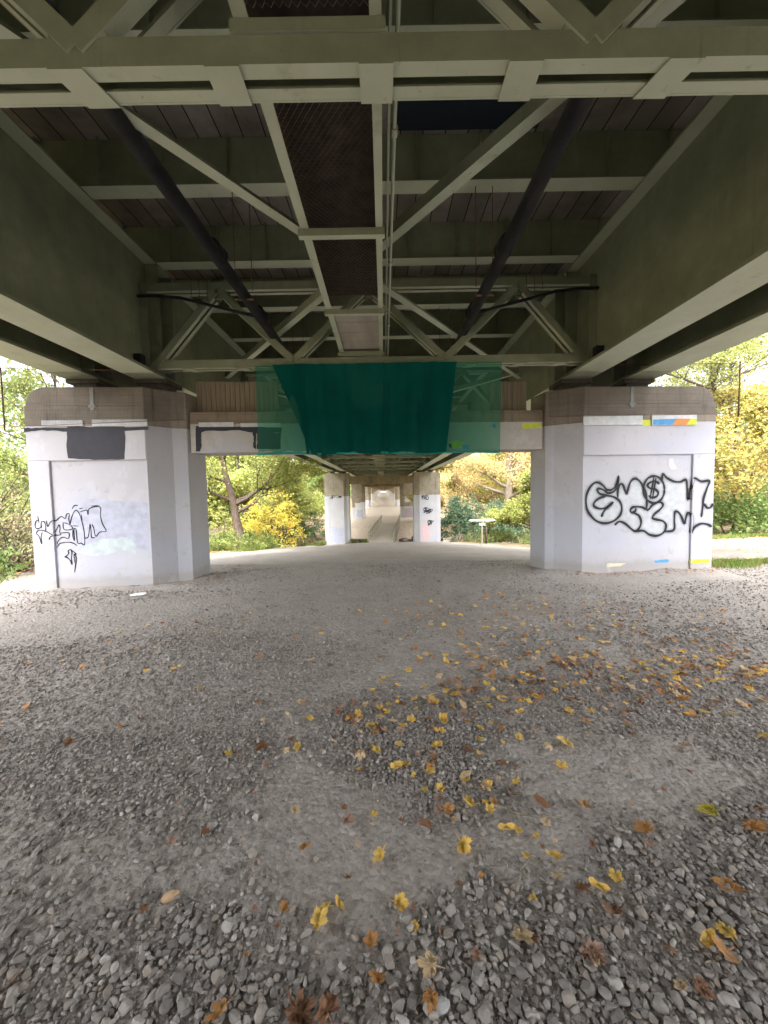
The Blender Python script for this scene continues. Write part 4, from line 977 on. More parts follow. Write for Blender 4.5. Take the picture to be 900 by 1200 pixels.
# left verge
make_bush('verge_plants', gz(-9.6, 22.3), 2.6, 1.1, .95, 'low weedy green plants at the foot of the leaning tree', LG, 'plants', n=90, per=34, leaf=.11, seed=51, stems=12)
make_bush('verge_plants', gz(-10.3, 27.5), 3.2, 1.5, 1.2, 'low green plants in front of the yellow shrub', GG, 'plants', n=120, per=34, leaf=.12, seed=52, stems=12)
make_bush('verge_plants', gz(-7.2, 33.0), 1.5, 1.3, .9, 'grey brown withered weeds between the yellow shrub and the far pillar', OL, 'plants', n=70, per=30, leaf=.11, seed=53, stems=12)
# beside the scribbled pillar, outside left
make_bush('bramble_bush', gz(-8.5, 8.6), 1.4, 1.2, 1.5, 'olive and reddish bramble bush right beside the scribbled pillar', OL, n=90, per=24, leaf=.075, seed=61, stems=60, spread=.3)
make_bush('bramble_bush', gz(-10.4, 9.4), 2.0, 1.7, 2.7, 'tall tangled bramble bush left of the scribbled pillar', OL, n=150, per=22, leaf=.085, seed=62, stems=90, spread=.4)
make_bush('nettle_clump', gz(-7.75, 7.55), .6, .5, .6, 'bright green leafy weeds at the foot of the bramble bush', GG, 'plants', n=45, per=26, leaf=.06, seed=63, stems=8, spread=.18)
make_bush('green_bush', gz(-11.8, 12.0), 2.4, 2.0, 3.3, 'yellow speckled green bush above the brambles', LG, n=150, per=20, leaf=.10, seed=64, stems=26, spread=.5)
make_tree('hedgerow_tree', gz(-13.5, 15.5), 7.2, 'thin leafed tree showing bright sky left of the scribbled pillar', LG, M_BARK, r0=.12, crown_from=.25, width=.3, leaf=.10, per=7, spread=.6, seed=65, nbr=12)
make_tree('bare_tree', gz(-14.2, 17), 9.5, 'nearly bare twiggy tree against the white sky at the left edge', LG, M_BARK, r0=.14, crown_from=.3, width=.3, leaf=.09, per=1, spread=.5, seed=66, nbr=22)
# right opening
make_bush('yew_bush', gz(8.0, 40.0), 2.6, 2.0, 4.6, 'dark blue green conifer next to the pink patched far pillar', BG, n=170, per=55, leaf=.17, seed=71, stems=10, spread=.55, stemmat=M_BARKP)
make_bush('yew_bush', gz(11.2, 37.0), 2.6, 2.0, 4.0, 'rounded blue green conifer right behind the fingerpost', BG, n=170, per=55, leaf=.16, seed=72, stems=8, spread=.55)
make_tree('old_pale_tree', gz(15.0, 46), 15, 'old pale barked tree with thick crooked limbs behind the conifers', OR, M_BARKP, r0=.75, crown_from=.22, width=.34, leaf=.22, per=9, spread=1.1, seed=73, nbr=18)
make_tree('yellow_tree', gz(11.4, 29.5), 4.8, 'small yellow leaved tree between the fingerpost and the bubble graffiti pillar', YG, M_BARK, r0=.1, crown_from=.15, width=.33, leaf=.14, per=26, spread=.6, seed=74, nbr=14)
make_bush('verge_plants', gz(9.2, 31.6), 3.0, 1.0, 1.0, 'low ochre and green undergrowth behind the fingerpost', LG, 'plants', n=110, per=32, leaf=.11, seed=75, stems=10)
make_bush('verge_plants', gz(11.4, 27.0), 1.9, 1.2, 1.15, 'fresh green undergrowth right up against the bubble graffiti pillar edge', GG, 'plants', n=90, per=36, leaf=.12, seed=76, stems=10)
for i, (x, y, h, m_, lab) in enumerate([(11, 56, 15, YL, 'tall bright yellow tree behind the conifer by the pink patched pillar'), (19, 58, 16, OR, 'orange leaved tree behind the old pale tree'), (24, 48, 14, YG, 'yellow green tree behind the bubble graffiti pillar edge')]):
    make_tree('autumn_tree', gz(x, y), h, lab, m_, M_BARKP, r0=.3, crown_from=.12, width=.30, leaf=.26, per=34, spread=1.15, seed=80+i, nbr=18, extra=50)
# outside right of the bubble graffiti pillar
make_tree('yellow_maple', gz(12.6, 13.8), 5.2, 'slender young maple with bright yellow leaves right of the bubble graffiti pillar', YL, M_BARK, r0=.06, crown_from=.12, width=.30, leaf=.11, per=7, spread=.55, seed=91, nbr=16)
make_tree('tall_trunk_tree', gz(12.9, 15.2), 10.5, 'tall dark straight trunked tree rising behind the yellow maple', YG, M_BARK, r0=.24, crown_from=.3, width=.26, leaf=.10, per=5, spread=.6, seed=92, nbr=18)
make_bush('ivy_bush', gz(12.6, 13.6), 2.0, .9, 1.75, 'dark glossy ivy bush at the foot of the yellow maple', GG, n=150, per=46, leaf=.10, seed=93, stems=16, spread=.3)
make_bush('ivy_bush', gz(16.6, 14.6), 2.6, 1.1, 1.9, 'green and yellow mixed hedge at the right edge of the picture frame of trees', GG, n=150, per=42, leaf=.10, seed=94, stems=16, spread=.3)['label'] = 'green mixed hedge further along from the ivy bush'
make_bush('russet_hedge', gz(16.0, 17.2), 3.4, 1.2, 3.9, 'orange brown clipped beech hedge behind the ivy bush', RB, 'hedge', n=240, per=46, leaf=.11, seed=95, stems=20, spread=.45)
make_tree('roadside_tree', gz(17.5, 19.5), 10.5, 'green and yellow tree over the russet hedge with sky showing through', YG, M_BARK, r0=.2, crown_from=.25, width=.28, leaf=.11, per=6, spread=.65, seed=96, nbr=18)
make_tree('roadside_tree', gz(12.2, 21.5), 9.5, 'loose yellow leaved tree just clear of the bubble graffiti pillar head', YL, M_BARKP, r0=.16, crown_from=.2, width=.3, leaf=.11, per=6, spread=.65, seed=97, nbr=16)
# woods all round, too far and dense to count
def woods(seed, pts, mat, h=(9, 15)):
    rg = np.random.default_rng(seed); Cs = []; Sp = []
    for x, y in pts:
        hh = rg.uniform(*h); n = 26; b = float(ground_z(x, y))
        th = rg.uniform(0, 2*np.pi, n); u = rg.random(n)**.5; z = rg.uniform(.08, 1, n)
        w = hh*.30*np.sqrt(np.clip(1-(z-.45)**2*2.6, .05, 1))
        Cs.append(np.stack([x+np.cos(th)*u*w, y+np.sin(th)*u*w, b + z*hh], 1)); Sp.append(np.full(n, hh*.13))
    return leaf_cards(np.concatenate(Cs), np.concatenate(Sp), 44, .42, seed)
rg = np.random.default_rng(5)
pl_, pr_, nr_ = [], [], []
for k in range(150):
    y = rg.uniform(50, 190); x = rg.uniform(9, 52); pl_.append((-x-3, y)); pr_.append((x+4, y))
for k in range(22):
    y = rg.uniform(22, 50); pl_.append((-rg.uniform(24, 44), y)); nr_.append((rg.uniform(27, 46), y))
back = [(s_*rg.uniform(20, 36), rg.uniform(-110, 4)) for s_ in (-1, 1) for _ in range(34)]  # unseen tree walls added behind the viewer to block low sky light
Vx, Fx = woods(77, back, GG, (5, 8)); tag(np_mesh('distant_woods', Vx, Fx, GG), 'added unseen woodland on both sides behind the viewer, blocking low sky light', 'woods', kind='stuff')
Vx, Fx = woods(78, nr_, GG); tag(np_mesh('distant_woods', Vx, Fx, GG), 'mid green woodland behind the russet hedge', 'woods', kind='stuff')
for pts, ms, nm in ((pl_[0::2], LG, 'pale green'), (pl_[1::2], GG, 'darker green'), (pr_[0::2], YG, 'yellow green'), (pr_[1::2], OR, 'orange')):
    Vx, Fx = woods(len(pts)+int(abs(pts[0][0])*7), pts, ms)
    side = 'left' if pts[0][0] < 0 else 'right'
    o = np_mesh('distant_woods', Vx, Fx, ms); tag(o, 'hazy %s woodland filling the distance beyond the %s opening' % (nm, 'scribbled pillar' if side == 'left' else 'bubble graffiti pillar'), 'woods', kind='stuff')

# ------------------------------------------------------------------ grass
def grass(name, fn, n, hgt, mat, label, seed):
    rg = np.random.default_rng(seed); P = fn(rg, n); n = len(P)
    z = ground_z(P[:, 0], P[:, 1]); an = rg.uniform(0, 2*np.pi, n); l = hgt*rg.uniform(.5, 1.3, n); w = .006 + .004*rg.random(n)
    if hgt > .3: w = w*3
    dx, dy = np.cos(an), np.sin(an); bend = rg.uniform(.1, .6, n)*l; t2 = rg.uniform(0, 2*np.pi, n)
    b0 = np.stack([P[:,0]-dx*w, P[:,1]-dy*w, z-.01], 1); b1 = np.stack([P[:,0]+dx*w, P[:,1]+dy*w, z-.01], 1)
    m0 = np.stack([P[:,0]+np.cos(t2)*bend*.4+dx*w*.7, P[:,1]+np.sin(t2)*bend*.4+dy*w*.7, z+l*.6], 1)
    m1 = np.stack([P[:,0]+np.cos(t2)*bend-dx*w*.1, P[:,1]+np.sin(t2)*bend, z+l], 1)
    V_ = np.stack([b0, b1, m0, m1], 1).reshape(-1, 3); o = np_mesh(name, V_, np.arange(n*4).reshape(n, 4), mat)
    tag(o, label, 'grass', kind='stuff')
GR = mat_leaf('bright_grass', [(.10, .19, .03), (.14, .24, .04), (.18, .27, .055), (.25, .28, .09), (.30, .24, .10)], .3)
def strip(x0, x1, yf, w):
    def fn(rg, n):
        x = rg.uniform(x0, x1, n); y = yf(x) + rg.normal(size=n)*w*(.6+.4*np.sin(x*3)); return np.stack([x, y], 1)
    return fn
grass('grass', strip(6.45, 13.5, lambda x: 7.75+(x-6.5)*.03, .22), 14000, .10, GR, 'bright green grass strip at the outer foot of the bubble graffiti pillar', 1)
grass('grass', strip(9.5, 22, lambda x: 12.2+(x-9)*.05, .2), 9000, .10, GR, 'grass verge along the far side of the footpath before the hedge', 2)
grass('grass', strip(-8.5, -5.8, lambda x: 36.2+0*x, 1.1), 9000, .35, GR, 'fresh green grass patch beside the lilac footed far pillar', 3)
grass('grass', strip(-14, -7.6, lambda x: 24-(x+8)*.3, 1.6), 14000, .3, GR, 'rough grass bank under the leaning tree', 4)
grass('grass', strip(-3.9, -1.9, lambda x: 40.6+0*x, .8), 3500, .45, GR, 'weedy grass beside the footbridge railing', 5)
grass('grass', strip(-9.5, -7.1, lambda x: 7.2+(x+8)*-.5, .3), 3500, .10, GR, 'short grass at the edge of the gravel left of the scribbled pillar', 6)

# ------------------------------------------------------------------ loose stones
def poly_sd(P, poly):
    """signed distance, positive inside"""
    poly = np.array(poly); n = len(poly); d = np.full(len(P), 1e9); inside = np.zeros(len(P), bool)
    for i in range(n):
        a = poly[i]; b = poly[(i+1) % n]; e = b-a; w = P-a
        t = np.clip((w@e)/(e@e), 0, 1); d = np.minimum(d, np.linalg.norm(w - t[:, None]*e, axis=1))
        c = ((a[1] > P[:,1]) != (b[1] > P[:,1])); xi = (b[0]-a[0])*(P[:,1]-a[1])/(b[1]-a[1]+1e-12)+a[0]
        inside ^= c & (P[:,0] < xi)
    return np.where(inside, d, -d)
def fbm(P, s, seed):
    r_ = np.random.default_rng(seed); v = np.zeros(len(P))
    for o in range(5):
        k = s*2**o*r_.uniform(.8, 1.2, (3, 2))*np.array([[1, .3], [-.5, 1], [.8, -.7]]); ph = r_.uniform(0, 6, 3)
        v += sum(np.sin(P@k[j]+ph[j]) for j in range(3))/3/(1.6**o)
    return v
ZW = [1.0, .5, 1.0, .85, .2]
def density(P):
    d = np.full(len(P), .035)
    for poly, w in zip(DATA['polys'], ZW):
        sd = poly_sd(P, poly); soft = .12 + .06*np.abs(P[:, 1])
        d = np.maximum(d, w*smooth01(sd/soft*.5 + .5 + .28*fbm(P, 3.0, 4)))
    far = np.where(P[:, 1] > 3.0, .50*smooth01(.42 + .75*fbm(P, 1.3, 8)), 0)
    d = np.maximum(d, far)
    # piled against the pillar feet
    for x in (-4.6, 4.9): d = np.maximum(d, .8*smooth01(1.4 - np.abs(P[:, 0]-x)/2.2)*smooth01(1.3 - np.abs(P[:, 1]-6.5-.06*x)/.35))
    return np.clip(d, 0, 1)
def stones(name, n, region, smin, smax, sub, seed, lab, dens_pow=1.0, base=0.0, embed=.25):
    rg = np.random.default_rng(seed); x0, x1, y0, y1 = region
    P = np.stack([rg.uniform(x0, x1, n), rg.uniform(y0, y1, n)], 1)
    # never inside a pillar
    ok = ~((P[:,1] > 6.3) & (P[:,1] < 8.4) & (((P[:,0] > -5.95) & (P[:,0] < -3.3)) | ((P[:,0] > 2.9) & (P[:,0] < 6.2))))
    vis = np.abs(P[:,0]) < P[:,1]*1.06 + .7
    P = P[ok & vis]; d = density(P)**dens_pow
    P = P[rg.random(len(P)) < base + (1-base)*d]; m = len(P)
    bm = bmesh.new(); bmesh.ops.create_icosphere(bm, subdivisions=sub, radius=1); bm.verts.ensure_lookup_table()
    B = np.array([v.co[:] for v in bm.verts]); F0 = np.array([[v.index for v in f.verts] for f in bm.faces]); bm.free()
    K = 24; var = []
    for k in range(K):
        A = rg.normal(size=(8, 3)); A /= np.linalg.norm(A, axis=1)[:, None]; D = rg.uniform(.38, .85, 8); Q = B.copy()
        for a, dd in zip(A, D):
            s_ = Q@a; Q = Q - a*np.maximum(s_-dd, 0)[:, None]
        var.append(Q*np.array([1, rg.uniform(.6, .95), rg.uniform(.4, .75)]))
    var = np.array(var)
    s_ = smin + (smax-smin)*rg.random(m)**1.8
    Q = var[rg.integers(0, K, m)]*s_[:, None, None]
    # random tilt then spin
    tx = rg.normal(size=m)*.35; an = rg.uniform(0, 2*np.pi, m)
    c, sn = np.cos(tx), np.sin(tx); y = Q[:,:,1]*c[:,None]-Q[:,:,2]*sn[:,None]; z = Q[:,:,1]*sn[:,None]+Q[:,:,2]*c[:,None]; Q = np.stack([Q[:,:,0], y, z], 2)
    c, sn = np.cos(an), np.sin(an); x = Q[:,:,0]*c[:,None]-Q[:,:,1]*sn[:,None]; y = Q[:,:,0]*sn[:,None]+Q[:,:,1]*c[:,None]
    gzv = ground_z(P[:,0], P[:,1]) + s_*embed
    Q = np.stack([x+P[:,0][:,None], y+P[:,1][:,None], Q[:,:,2]+gzv[:,None]], 2).reshape(-1, 3)
    F_ = (F0[None] + (np.arange(m)*len(B))[:, None, None]).reshape(-1, 3)
    o = np_mesh(name, Q, F_, M_STONE, False); tag(o, lab, 'gravel', kind='stuff'); return m
def stone_mat():
    m, nt, out = new_mat('grey_crushed_stone')
    g = N(nt, 'ShaderNodeNewGeometry')
    col = ramp(nt, g.outputs['Random Per Island'], [(0, (.15, .135, .125)), (.35, (.26, .238, .222)), (.6, (.35, .325, .305)), (.8, (.33, .275, .23)), (.93, (.44, .412, .39)), (1, (.54, .51, .485))])
    n = noise(nt, 26, 6, .7)
    col = mix(nt, ramp(nt, n, [(.35, .45), (.65, 0)]), col, (.15, .135, .12))
    # dust settles on faces that look up
    up = sepz(nt, g.outputs['Normal'])[2]
    pbsdf(nt, out, col, .88, noise(nt, 90, 4, .7), .5, .002, spec=.25)
    return m
M_STONE = stone_mat()
ns = [stones('gravel', 3800, (-2.4, 2.4, .9, 1.85), .011, .026, 3, 1, 'large loose grey stones nearest the viewer on the ground', 1.2, 0, .42),
      stones('gravel', 30000, (-2.8, 2.8, .9, 2.5), .006, .018, 2, 2, 'small loose grey stones between the larger near ones', 1.0, .012, .4),
      stones('gravel', 60000, (-3.4, 3.4, .9, 3.0), .002, .007, 1, 3, 'fine grit pressed into the near dirt', .6, .10),
      stones('gravel', 40000, (-5.2, 5.2, 1.8, 4.3), .008, .019, 2, 4, 'loose grey gravel in the middle of the yard', 1.1, 0, .4),
      stones('gravel', 120000, (-10, 10, 2.2, 9.5), .006, .017, 1, 5, 'scattered small stones across the yard between the pillars', 1.0, .06),
      stones('gravel', 30000, (-8, 8, 3.6, 8.6), .011, .025, 1, 6, 'coarser stones strewn before the pillar feet', 1.3, .01, .45)]
print('stones', ns)

# ------------------------------------------------------------------ fallen leaves
def leaf_template(seed, kind):
    r_ = random.Random(seed)
    if kind == 'maple':
        lobes = [(0, 1.0), (.9, .85), (-.9, .85), (1.95, .55), (-1.95, .55)]
        ang = []
        for a, l in sorted(lobes):
            l *= r_.uniform(.9, 1.08)
            ang += [(a-.36, l*.70), (a-.22, l*.90), (a-.15, l*.80), (a, l), (a+.15, l*.80), (a+.22, l*.90), (a+.36, l*.70)]
            if a < 1.9: ang += [(a+.46, .60)]
        pts = [(math.sin(a)*l, math.cos(a)*l) for a, l in ang] + [(.10, -.34), (0, -.22), (-.10, -.34)][:0]
        pts += [(.05, -.20), (.02, -.75), (-.02, -.75), (-.05, -.20)]
    else:
        n = 14; pts = []
        for i in range(n):
            a = 2*math.pi*i/n; pts.append((math.sin(a)*.42*(1+.08*math.sin(5*a)), math.cos(a)*.85))
        pts.append((-.02, -.0+.86)) if False else None
    pts = [p for p in pts]
    curl = r_.uniform(-.5, .9); cx = r_.uniform(-.6, .6); tw = r_.uniform(-.5, .5)
    bm = bmesh.new()
    cr = (seed % 9) in (2, 5)
    if seed % 9 in (0, 3): pts = [(p[0]*r_.uniform(.72, .8), p[1]) for p in pts]
    if cr: curl = r_.choice((-1, 1))*r_.uniform(1.0, 1.6)
    def zf(x, y): return (.16*math.sin(5*x+seed)*math.sin(6*y+1) if cr else 0) + curl*(x*x*.55 + .35*y*y) + cx*x*y*.5 + .06*math.sin(7*x+seed)*math.cos(6*y) + tw*.12*y
    vs = [bm.verts.new((p[0], p[1], zf(*p))) for p in pts]
    c = bm.verts.new((0, .05, -.03))
    mids = [bm.verts.new((p[0]*.5, p[1]*.5+.02, zf(p[0]*.5, p[1]*.5) - (.03 if i % 2 else -.02))) for i, p in enumerate(pts)]
    n = len(vs)
    for i in range(n):
        j = (i+1) % n; bm.faces.new((vs[i], vs[j], mids[j], mids[i])); bm.faces.new((mids[i], mids[j], c))
    zmin = min(v.co.z for v in bm.verts)
    for v in bm.verts: v.co.z -= zmin
    return bm
def leaf_mat(name, a, b, c):
    m, nt, out = new_mat(name)
    n = noise(nt, 1.6, 6, .7); n2 = noise(nt, 7, 4, .7)
    col = ramp(nt, n, [(.3, a), (.52, b), (.72, c)])
    col = mix(nt, ramp(nt, n2, [(.6, 0), (.7, .7)]), col, (.09, .045, .02))
    p = pbsdf(nt, out, col, .55, n2, .3, .02, spec=.35)
    t = N(nt, 'ShaderNodeBsdfTranslucent'); L(nt, col, t.inputs[0]); mx = N(nt, 'ShaderNodeMixShader'); mx.inputs[0].default_value = .2
    L(nt, p.outputs[0], mx.inputs[1]); L(nt, t.outputs[0], mx.inputs[2]); L(nt, mx.outputs[0], out.inputs[0]); return m
LM = {'y': leaf_mat('yellow_fallen_leaf', (.80, .49, .09), (.84, .58, .15), (.72, .36, .06)),
      'o': leaf_mat('orange_fallen_leaf', (.60, .32, .10), (.50, .23, .08), (.68, .44, .16)),
      'b': leaf_mat('brown_fallen_leaf', (.22, .11, .06), (.30, .15, .08), (.15, .08, .05)),
      't': leaf_mat('tan_fallen_leaf', (.62, .44, .25), (.70, .52, .32), (.50, .32, .17)),
      'p': leaf_mat('pinkish_brown_fallen_leaf', (.34, .20, .15), (.42, .26, .19), (.26, .14, .10)),
      'g': leaf_mat('green_yellow_fallen_leaf', (.30, .36, .05), (.62, .48, .06), (.20, .28, .05))}
CN = {'y': 'yellow', 'o': 'orange', 'b': 'brown', 't': 'tan', 'p': 'pinkish brown', 'g': 'green and yellow'}
tmpl = {}
for c_ in LM:
    for i in range(9):
        bm = leaf_template(ord(c_)*7+i, 'oval' if i == 4 else 'maple'); me = bpy.data.meshes.new('fallen_leaf'); bm.to_mesh(me); bm.free(); me.materials.append(LM[c_])
        me.polygons.foreach_set('use_smooth', [True]*len(me.polygons)); tmpl[(c_, i)] = me
rl = random.Random(77); leaves = []
for x, y, c_, s_ in DATA['leaves']:
    leaves.append((x, y, 'y' if c_ == 'n' else c_, s_*.5, rl.choice((0,1,3,6,7,8,5)) if c_ != 'n' else 4, True, c_))
def scat(n, fx, fy, cols, smin, smax):
    for _ in range(n):
        leaves.append((fx(), fy(), rl.choice(cols), rl.uniform(smin, smax)*.5, rl.randrange(9), False, ''))
for _ in range(120):   # main scatter in the centre
    t = rl.random(); x = -.30+.95*t + rl.gauss(0, .34); y = 2.75 - .75*t + rl.gauss(0, .36); leaves.append((x, y, rl.choice('yyyoobtyp'), rl.uniform(.04, .08)*.5, rl.randrange(9), False, ''))
for _ in range(330):   # band on the right
    t = rl.random(); x = .55+2.9*t + rl.gauss(0, .12); y = 3.0 + rl.gauss(0, .34) + .1*t; leaves.append((x, y, rl.choice('oobyytpt'), rl.uniform(.045, .085)*.5, rl.randrange(9), False, ''))
for _ in range(280):
    t = rl.random(); x = .3+3.2*t + rl.gauss(0, .5); y = 4.3 + rl.gauss(0, .75); leaves.append((x, y, rl.choice('oooybytt'), rl.uniform(.04, .08)*.5, rl.randrange(9), False, ''))
for _ in range(55):
    x = -3.6+3.2*rl.random(); y = rl.uniform(2.3, 5.0); leaves.append((x, y, rl.choice('obbytp'), rl.uniform(.04, .08)*.5, rl.randrange(9), False, ''))
for _ in range(46):
    x = rl.uniform(-1.4, 1.9); y = rl.uniform(1.15, 2.3); leaves.append((x, y, rl.choice('obbtpp'), rl.uniform(.02, .05)*.5, rl.randrange(9), False, ''))
def area(x, y):
    if y < 1.75: return 'on the coarse stones and dirt nearest the viewer'
    if y < 2.55 and -1 < x < 1.2: return 'in the dense scatter on the middle stone patch'
    if x < -.6: return 'thinly spread on the gravel towards the scribbled pillar'
    if y < 3.6: return 'in the leafy band of gravel reaching to the right edge' if x > .5 else 'in the upper part of the middle leaf scatter'
    return 'on the paler dirt leading up to the bubble graffiti pillar'
rest = []
vis = lambda l: abs(l[0]) < l[1]*1.12
L1 = [(l[0], l[1], l[2], l[3]*1.3, *l[4:]) for l in leaves if vis(l)]
key = sorted(range(len(L1)), key=lambda i: -(1e3 if L1[i][5] else L1[i][3]/L1[i][1]))
special = {0: 'yellow maple leaf in a touching pair left of centre near the bottom', 5: 'clean yellow maple leaf lying flat on bare dirt just right of centre', 8: 'large brown crumpled leaf at the bottom edge left of centre',
  11: 'large pale tan leaf upright on stones below the bare dirt', 18: 'long yellow leaf of the bright group on stones at lower right', 26: 'single reddish brown leaf standing alone left of the middle scatter', 22: 'green and yellow leaf on dirt near the right edge'}
for rank, i in enumerate(key):
    x, y, c_, s_, k, sp, cc = L1[i]
    z = float(ground_z(x, y)) + .012 + rl.uniform(0, .012); rot = (rl.uniform(-.35, .35), rl.uniform(-.35, .35), rl.uniform(0, 6.28))
    if rank < 296:
        o = bpy.data.objects.new('fallen_leaf', tmpl[(c_, k)]); COL.objects.link(o); o.location = (x, y, z); o.rotation_euler = rot; o.scale = (s_, s_, s_)
        if cc == 'n': o.scale = (s_*.6, s_*.8, s_*.8)
        if i in special: tag(o, special[i], 'leaf')
        else:
            lab = '%s %s fallen leaf %s' % ('narrow' if cc == 'n' else ('oval' if k == 4 else 'lobed'), CN[c_], area(x, y)); tag(o, lab, 'leaf', lab.replace('fallen leaf', 'fallen leaves'))
    else: rest.append((x, y, z, rot, s_, c_, k))
Vr = []; Fr = []; Mi = []; b = 0; ml_ = list(LM)
for x, y, z, rot, s_, c_, k in rest:
    me = tmpl[(c_, k)]; R_ = Matrix.Rotation(rot[2], 3, 'Z') @ Matrix.Rotation(rot[1], 3, 'Y') @ Matrix.Rotation(rot[0], 3, 'X')
    for v in me.vertices: q = R_ @ (v.co*s_); Vr.append((q.x+x, q.y+y, q.z+z))
    for p in me.polygons: Fr.append([q+b for q in p.vertices]); Mi.append(ml_.index(c_))
    b += len(me.vertices)
# brown crumbled litter blown against the pillar feet
for _ in range(420):
    sd_ = rl.random() < .6; x = rl.uniform(3.3, 6.3) if sd_ else rl.uniform(-4.2, -3.0); y = 6.75 + .06*x - abs(rl.gauss(.05, .12)) + (0 if sd_ else rl.uniform(.1, 1.0)); c_ = rl.choice('bbpot'); me = tmpl[(c_, rl.randrange(9))]
    s_ = rl.uniform(.012, .03); z = float(ground_z(x, y))+.015; R_ = Matrix.Rotation(rl.uniform(0, 6), 3, 'Z') @ Matrix.Rotation(rl.uniform(-.6, .6), 3, 'Y')
    for v in me.vertices: q = R_ @ (v.co*s_); Vr.append((q.x+x, q.y+y, q.z+z))
    for p in me.polygons: Fr.append([q+b for q in p.vertices]); Mi.append(ml_.index(c_))
    b += len(me.vertices)
# outside the bridge: litter on the verges
for _ in range(2600):
    if rl.random() < .5: x = rl.uniform(7, 20); y = rl.uniform(8.2, 14)
    else: x = rl.uniform(-14, -6.4); y = rl.uniform(6.6, 24)
    c_ = rl.choice('yyotb'); k = 4; me = tmpl[(c_, k)]; s_ = rl.uniform(.03, .05); z = float(ground_z(x, y))+.02; R_ = Matrix.Rotation(rl.uniform(0, 6), 3, 'Z') @ Matrix.Rotation(rl.uniform(-.4, .4), 3, 'Y')
    for v in me.vertices: q = R_ @ (v.co*s_); Vr.append((q.x+x, q.y+y, q.z+z))
    for p in me.polygons: Fr.append([q+b for q in p.vertices]); Mi.append(ml_.index(c_))
    b += len(me.vertices)
me = bpy.data.meshes.new('leaf_litter'); me.from_pydata(Vr, [], Fr)
for c_ in ml_: me.materials.append(LM[c_])
me.polygons.foreach_set('material_index', Mi); me.update()
o = bpy.data.objects.new('leaf_litter', me); COL.objects.link(o); tag(o, 'small fallen leaves littered over the verges and far gravel', 'leaf litter', kind='stuff')

# twigs and odd pieces on the ground
def twig(pts, r, lab, side=()):
    mb = MB(); mb.tube(pts, [r*(1-.6*i/(len(pts)-1)) for i in range(len(pts))], 7)
    for s_ in side: mb.tube(s_, [r*.6, r*.25], 5)
    o = mb.build('twig', M_BARKP if 'pale' in lab else M_BARK, None); tag(o, lab, 'twig')
twig([(.60, 1.77, .035), (.70, 1.755, .03), (.83, 1.75, .025)], .006, 'pale straight twig lying on the bare dirt right of centre')
twig([(.53, 1.83, .02), (.58, 1.80, .03), (.62, 1.76, .03), (.68, 1.72, .015)], .008, 'dark crooked twig crossing under the pale twig', [[(.58, 1.80, .03), (.57, 1.74, .04)]])
twig([(.50, 1.43, .012), (.54, 1.50, .03), (.59, 1.54, .04)], .006, 'small pale forked twig standing on dirt above the big tan leaf', [[(.54, 1.50, .03), (.56, 1.46, .02)]])
twig([(-.20, 2.1, .02), (-.12, 2.06, .03), (-.05, 2.06, .02)], .004, 'thin dark twig left of the middle leaf scatter')
def slab_stone(x, y, sx_, sy_, h, rz, mat, name, lab, cat):
    me = rock_mesh(int(x*100)+900, .5).copy(); me.materials.clear(); me.materials.append(mat)
    o = bpy.data.objects.new(name, me); COL.objects.link(o); o.location = (x, y, float(ground_z(x, y))+h*.4); o.scale = (sx_, sy_, h); o.rotation_euler = (.1, -.12, rz); tag(o, lab, cat)
slab_stone(.135, 1.10, .05, .028, .025, .1, mat_plain('pale_grey_flat_stone', (.42, .41, .41)), 'flat_stone', 'pale flat stone at the bottom edge right of centre', 'stone')
slab_stone(-.87, 1.43, .036, .022, .036, .5, mat_plain('tan_stone', (.50, .34, .20)), 'tan_stone', 'tan brick coloured chunk on the stones at lower left', 'stone')
slab_stone(-2.62, 6.0, .16, .06, .03, 0, M_WHITEPAINT, 'white_slab', 'small white slab lying just before the scribbled pillar foot', 'stone') if False else None
slab_stone(-3.95, 6.05, .15, .06, .05, 0, M_WHITEPAINT, 'white_slab', 'small white slab lying just before the scribbled pillar foot', 'stone')

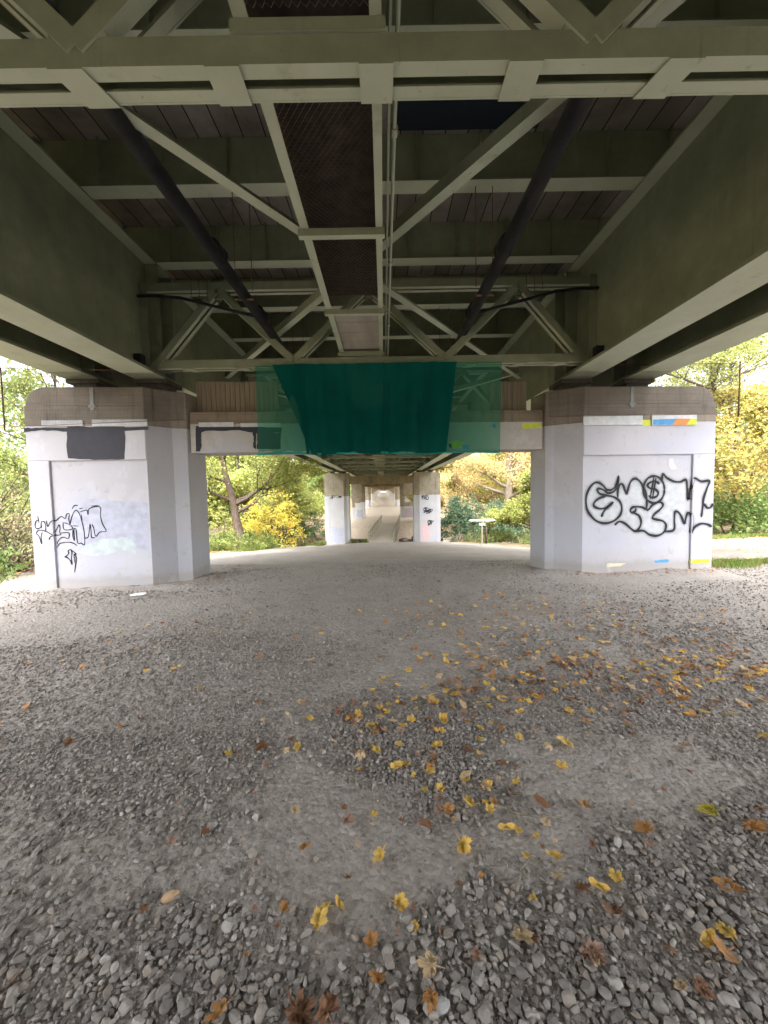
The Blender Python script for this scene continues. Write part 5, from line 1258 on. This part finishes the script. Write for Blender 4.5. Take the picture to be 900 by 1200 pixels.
# ------------------------------------------------------------------ light, sky, camera
W = bpy.data.worlds.new('World'); S.world = W; W.use_nodes = True; nt = W.node_tree
bg = nt.nodes['Background']
sky = nt.nodes.new('ShaderNodeTexSky'); sky.sky_type = 'NISHITA'; sky.sun_disc = False
SUN_EL, SUN_AZ = math.radians(60), math.radians(188)
sky.sun_elevation = SUN_EL; sky.sun_rotation = SUN_AZ; sky.air_density = 1.0; sky.dust_density = 6.0; sky.ozone_density = 1.0
hs = nt.nodes.new('ShaderNodeHueSaturation'); hs.inputs['Saturation'].default_value = .16
nt.links.new(sky.outputs[0], hs.inputs['Color']); nt.links.new(hs.outputs[0], bg.inputs[0])
bg.inputs[1].default_value = .15
sl = bpy.data.lights.new('sun', 'SUN'); sl.energy = .8; sl.angle = math.radians(22); sl.color = (1, .97, .92)
so = bpy.data.objects.new('sun', sl); COL.objects.link(so)
dirv = Vector((math.sin(SUN_AZ)*math.cos(SUN_EL), math.cos(SUN_AZ)*math.cos(SUN_EL), math.sin(SUN_EL)))
so.rotation_euler = dirv.to_track_quat('Z', 'Y').to_euler()
cam = bpy.data.cameras.new('camera'); co = bpy.data.objects.new('camera', cam); COL.objects.link(co); S.camera = co
cam.sensor_fit = 'VERTICAL'; cam.sensor_height = 36; cam.sensor_width = 27; cam.lens = 450/1200*36; cam.clip_start = .05; cam.clip_end = 3000
p = math.radians(-3.2); r = math.radians(1.0)
f = Vector((0, math.cos(p), math.sin(p))); rt = Vector((1, 0, 0)); up = rt.cross(f)
up2 = up*math.cos(r) + rt*math.sin(r); rt2 = rt*math.cos(r) - up*math.sin(r)
Mx = Matrix((rt2, up2, -f)).transposed().to_4x4(); Mx.translation = Vector((0, 0, 1.6)); co.matrix_world = Mx
S.view_settings.view_transform = 'Standard'; S.view_settings.look = 'None'; S.view_settings.gamma = 1; S.view_settings.exposure = 3.0
S.cycles.use_denoising = True; S.cycles.max_bounces = 10; S.cycles.diffuse_bounces = 7; S.cycles.transparent_max_bounces = 16; S.cycles.transmission_bounces = 4
S.cycles.use_adaptive_sampling = True; S.cycles.adaptive_threshold = .02; S.cycles.sample_clamp_indirect = 8
